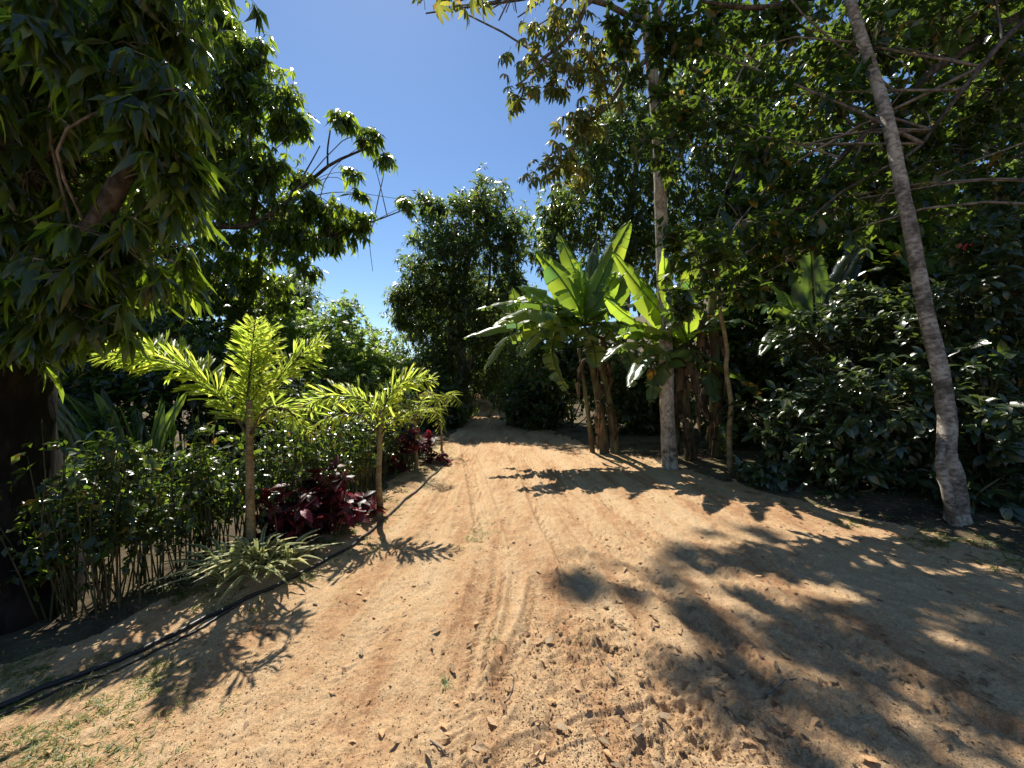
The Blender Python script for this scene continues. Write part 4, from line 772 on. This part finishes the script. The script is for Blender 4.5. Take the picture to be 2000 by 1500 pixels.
grass('grass', 'lawn strip between the maroon plants and the hose', [(760, 940, 90, 50, 1), (810, 900, 90, 30, 1), (850, 880, 50, 20, .8), (700, 1000, 80, 50, 1), (640, 1050, 90, 40, .8), (560, 1110, 80, 30, .5), (380, 1170, 120, 30, .4), (800, 925, 60, 30, 1)], 500, .05)
grass('grass', 'sparse weeds in the middle of the track', [(945, 1035, 60, 26, .5), (950, 1060, 40, 16, .3), (868, 1330, 14, 18, .06), (965, 1260, 14, 12, .06), (1130, 1250, 30, 14, .15), (1300, 945, 120, 30, .2), (920, 1045, 30, 20, .3)], 200, .035)
grass('weeds', 'low weeds and seedlings along the shaded right edge of the track', [(1480, 950, 90, 14, .5), (1600, 985, 100, 14, .5), (1720, 1020, 90, 20, .5), (1840, 1060, 90, 24, .5), (1960, 1090, 90, 40, .8), (1250, 900, 80, 10, .4), (1380, 930, 60, 10, .4)], 70, .11)
# lawn and weeds beyond the hedge
P = np.stack([rng.uniform(-13, -3, 9000), rng.uniform(2., 14, 9000), np.zeros(9000)], 1); P[:, 2] = gzs(P[:, 0], P[:, 1]); th = rng.uniform(0, 6.28, len(P))
g = Geo(); R = frames(unit(np.stack([np.cos(th), np.sin(th), rng.uniform(.3, 1.5, len(P))], 1)), unit(rng.normal(size=P.shape)*.4+[0, 0, 1]))*rng.uniform(.05, .13, len(P))[:, None, None]; V, Fc = T_leaf(.2, .2, .5, (0, .4, 1), .6)
g.add((np.einsum('nij,vj->nvi', R, V)+P[:, None]).reshape(-1, 3), (Fc[None]+(np.arange(len(P))*len(V))[:, None, None]).reshape(-1, 3)); tag(g.obj('grass', M_grass), 'rough lawn seen through the hedge stems', 'grass', kind='stuff')
# fallen leaves
LV = []; VAR = {}
for i in range(7):
    fo = random.uniform(-.2, .9); V, Fc = T_leaf(random.uniform(.3, .5), fo, random.uniform(-.35, .35), (0, .15, .38, .62, .85, 1), .85, wav=.05); V[:, 2] += .06+.1*V[:, 1]*random.uniform(-1, 1)+.1*np.sin(V[:, 1]*5)*.5; LV.append(make_mesh('fallen_leaf', V, Fc, M_litter)); VAR[LV[-1].name] = fo
def litter_spots(n):
    out = []
    while len(out) < n:
        if rng.random() < .55: cx, cyy, sx, sy = [(1180, 1330, 140, 90), (1300, 1440, 160, 60), (1240, 1180, 140, 80), (1500, 1180, 260, 110), (1100, 1060, 120, 90), (1700, 1350, 250, 120)][rng.integers(6)]; px, py = rng.normal(cx, sx), rng.normal(cyy, sy)
        else: px, py = rng.uniform(700, 2000), 900+600*rng.random()**.7
        if py < 880 or py > 1500 or px > 2000 or px < 0: continue
        p = G(px, py)
        if p[0] < rx(p[1])+.3 and p[0] > lx(p[1]): out.append((p, px, py))
    return out
for p, px, py in litter_spots(285):
    o = link('fallen_leaf', LV[rng.integers(7)]); z = gz(p[0], p[1]); o.location = (p[0], p[1], z+.004)
    o.rotation_euler = (rng.normal()*.12, rng.normal()*.12, rng.uniform(0, 6.28)); s = rng.uniform(.03, .072); o.scale = (s, s, s)
    sz = 'small' if s < .042 else ('large' if s > .06 else 'mid-sized'); kd = 'flat' if VAR[o.data.name] < .35 else 'curled'
    zn = ('lying in the far shade near the right bank' if py < 1050 else 'under the leaning trunk shadow on the right' if py < 1200 else 'in the tree shade of the near right corner') if px > 1400 else (
         'in the middle of the far sunlit track' if py < 1050 else 'on the track beside the first tree shadow' if py < 1200 else 'beside the heaped clods near the camera' if px > 1050 else 'on the near left part of the sunlit track')
    tag(o, f'{sz} {kd} dry leaf {zn}', 'fallen leaf', f'{sz} {kd} leaves {zn}')
# finer litter, uncountable
P = []
for _ in range(8500):
    y = 1.4+9*rng.random()**1.6; x = rng.uniform(lx(np.array(y))+.2, rx(np.array(y))+1.3); e = np.clip((x-rx(np.array(y))+1.6)/1.6, 0, 1)
    if rng.random() < .18+.82*e: P.append((float(x), y, 0))
P = np.array(P); P[:, 2] = gzs(P[:, 0], P[:, 1])+.004; th = rng.uniform(0, 6.28, len(P)); R = frames(unit(np.stack([np.cos(th), np.sin(th), rng.normal(size=len(P))*.2], 1)), unit(rng.normal(size=P.shape)*.4+[0, 0, 1]))*rng.uniform(.015, .06, len(P))[:, None, None]
g = Geo(); V, Fc = T_leaf(.42, .5, .1, (0, .45, 1)); g.add((np.einsum('nij,vj->nvi', R, V)+P[:, None]).reshape(-1, 3), (Fc[None]+(np.arange(len(P))*len(V))[:, None, None]).reshape(-1, 3)); tag(g.obj('leaf_litter', M_litter), 'scatter of small dry leaf fragments over the track and its shaded right edge', 'leaf litter', kind='stuff')
# clods and pebbles
import bmesh
CL = []
for i in range(8):
    bm = bmesh.new(); bmesh.ops.create_icosphere(bm, subdivisions=3, radius=1)
    o1 = random.random()*50
    for v in bm.verts:
        c = np.array(v.co); r = .6+.55*float(fbm(np.array([c[0]*1.6+o1+c[2]*.9]), np.array([c[1]*1.6+c[2]*1.3+o1]), 3)[0])+.12*float(vn(np.array([c[0]*7+c[2]*5+o1]), np.array([c[1]*7+o1]))[0]); v.co = Vector((c*r*[1, 1, .62]).tolist())
    me = bpy.data.meshes.new('dirt_clod'); bm.to_mesh(me); bm.free(); me.materials.append(M_clod); me.polygons.foreach_set('use_smooth', np.ones(len(me.polygons), bool)); CL.append(me)
spots = [(1150, 1262, 55, 26, 50, 'dry'), (1190, 1310, 110, 50, 30, 'dry'), (1310, 1470, 110, 30, 25, 'dry'), (1008, 930, 26, 16, 10, 'far'), (1240, 1140, 50, 40, 18, 'mid'), (1330, 1400, 200, 70, 15, 'dry'), (1600, 1300, 260, 130, 30, 'right')]
for cx, cyy, sx, sy, n, k in spots:
    for _ in range(n):
        py = min(max(rng.normal(cyy, sy), 885), 1530); p = G(rng.normal(cx, sx), py); o = link('dirt_clod', CL[rng.integers(8)]); s = rng.uniform(.005, .014)*(1.5 if rng.random() < .12 else 1); z = gz(p[0], p[1])
        o.location = (p[0], p[1], z+s*.25); o.scale = (s*rng.uniform(.8, 1.4), s, s); o.rotation_euler = (rng.normal()*.3, rng.normal()*.3, rng.uniform(0, 6.28))
        sz = 'crumb-sized' if s < .009 else ('fist-sized' if s > .0135 else 'pebble-sized')
        zn = {'dry': 'in the heaped patch in mid track' if py < 1300 else ('among the clods at the bottom edge of the photo' if py > 1420 else 'scattered just nearer than the heaped patch'), 'far': 'on the sunlit track far ahead', 'mid': 'beside the first tree shadow in mid track', 'right': 'in the tree shade on the right'}[k]
        tag(o, f'{sz} clod of dry soil {zn}', 'clod', f'{sz} clods {zn}')
# fine crumbs
V0 = np.array([(1, 0, 0), (-1, 0, 0), (0, 1, 0), (0, -1, 0), (0, 0, .7), (0, 0, -.7)], float); F0 = np.array([(0, 2, 4), (2, 1, 4), (1, 3, 4), (3, 0, 4), (2, 0, 5), (1, 2, 5), (3, 1, 5), (0, 3, 5)])
P = []
for _ in range(11000):
    if rng.random() < .45: cx, cyy, sx, sy = [(1150, 1270, 90, 60), (1250, 1400, 170, 90), (1310, 1470, 150, 40), (1080, 1320, 120, 120)][rng.integers(4)]; py = rng.normal(cyy, sy); px = rng.normal(cx, sx)
    else: px = rng.uniform(300, 2000); py = 930+600*rng.random()**.8
    if py > 900 and py < 1530: P.append(G(px, py))
P = np.array(P); P = P[P[:, 0] > lx(P[:, 1])]; P[:, 2] = gzs(P[:, 0], P[:, 1])+.001; A = rng.normal(size=(len(P), 3)); R = frames(unit(A), unit(rng.normal(size=A.shape)))*(rng.uniform(.0015, .005, len(P))*(1+rng.random(len(P))**8))[:, None, None]
g = Geo(); g.add((np.einsum('nij,vj->nvi', R, V0)+P[:, None]).reshape(-1, 3), (F0[None]+(np.arange(len(P))*6)[:, None, None]).reshape(-1, 3)); tag(g.obj('soil_crumbs', M_clod, smooth=False), 'loose soil crumbs and grit over the track', 'gravel', kind='stuff')
# twigs on the road
for l, lb in [([(985, 1372), (1000, 1345), (1004, 1310)], 'thin bent twig lying on the track between the tyre marks'), ([(1500, 1350), (1560, 1330), (1580, 1338)], 'thin twig lying in the tree shade near the camera'), ([(840, 1452), (870, 1470), (880, 1462)], 'short twig in the near foreground left of the tyre marks')]:
    p = spline(pxline(l), 10); p[:, 2] = gzs(p[:, 0], p[:, 1])+.005; g = Geo(); tube(g, p, [.004, .002], 5); tag(g.obj('twig', M_twig), lb, 'twig')
# pink blossom on the right
b = W(1888, 482, 5.0); t = thing('flower_spray', b, 'small crimson blossom spray among the leaves at the upper right', 'flower')
g = Geo(); tube(g, curve(b+[.1, .3, -.5], b, .1, 6), .004, 4); g.obj('stem', M_stem, t, b)
for i in range(9): 
    V, Fc = T_leaf(.5, .4, .3); a = unit(rng.normal(size=3)); R = frames(a[None], unit(rng.normal(size=(1, 3))))[0]*.05; build('petal', V@R.T+b+rng.normal(size=3)*.03, Fc, M_pink, t, b)
print('objects', len(bpy.data.objects), 'tris', sum(len(m.polygons) for m in bpy.data.meshes))
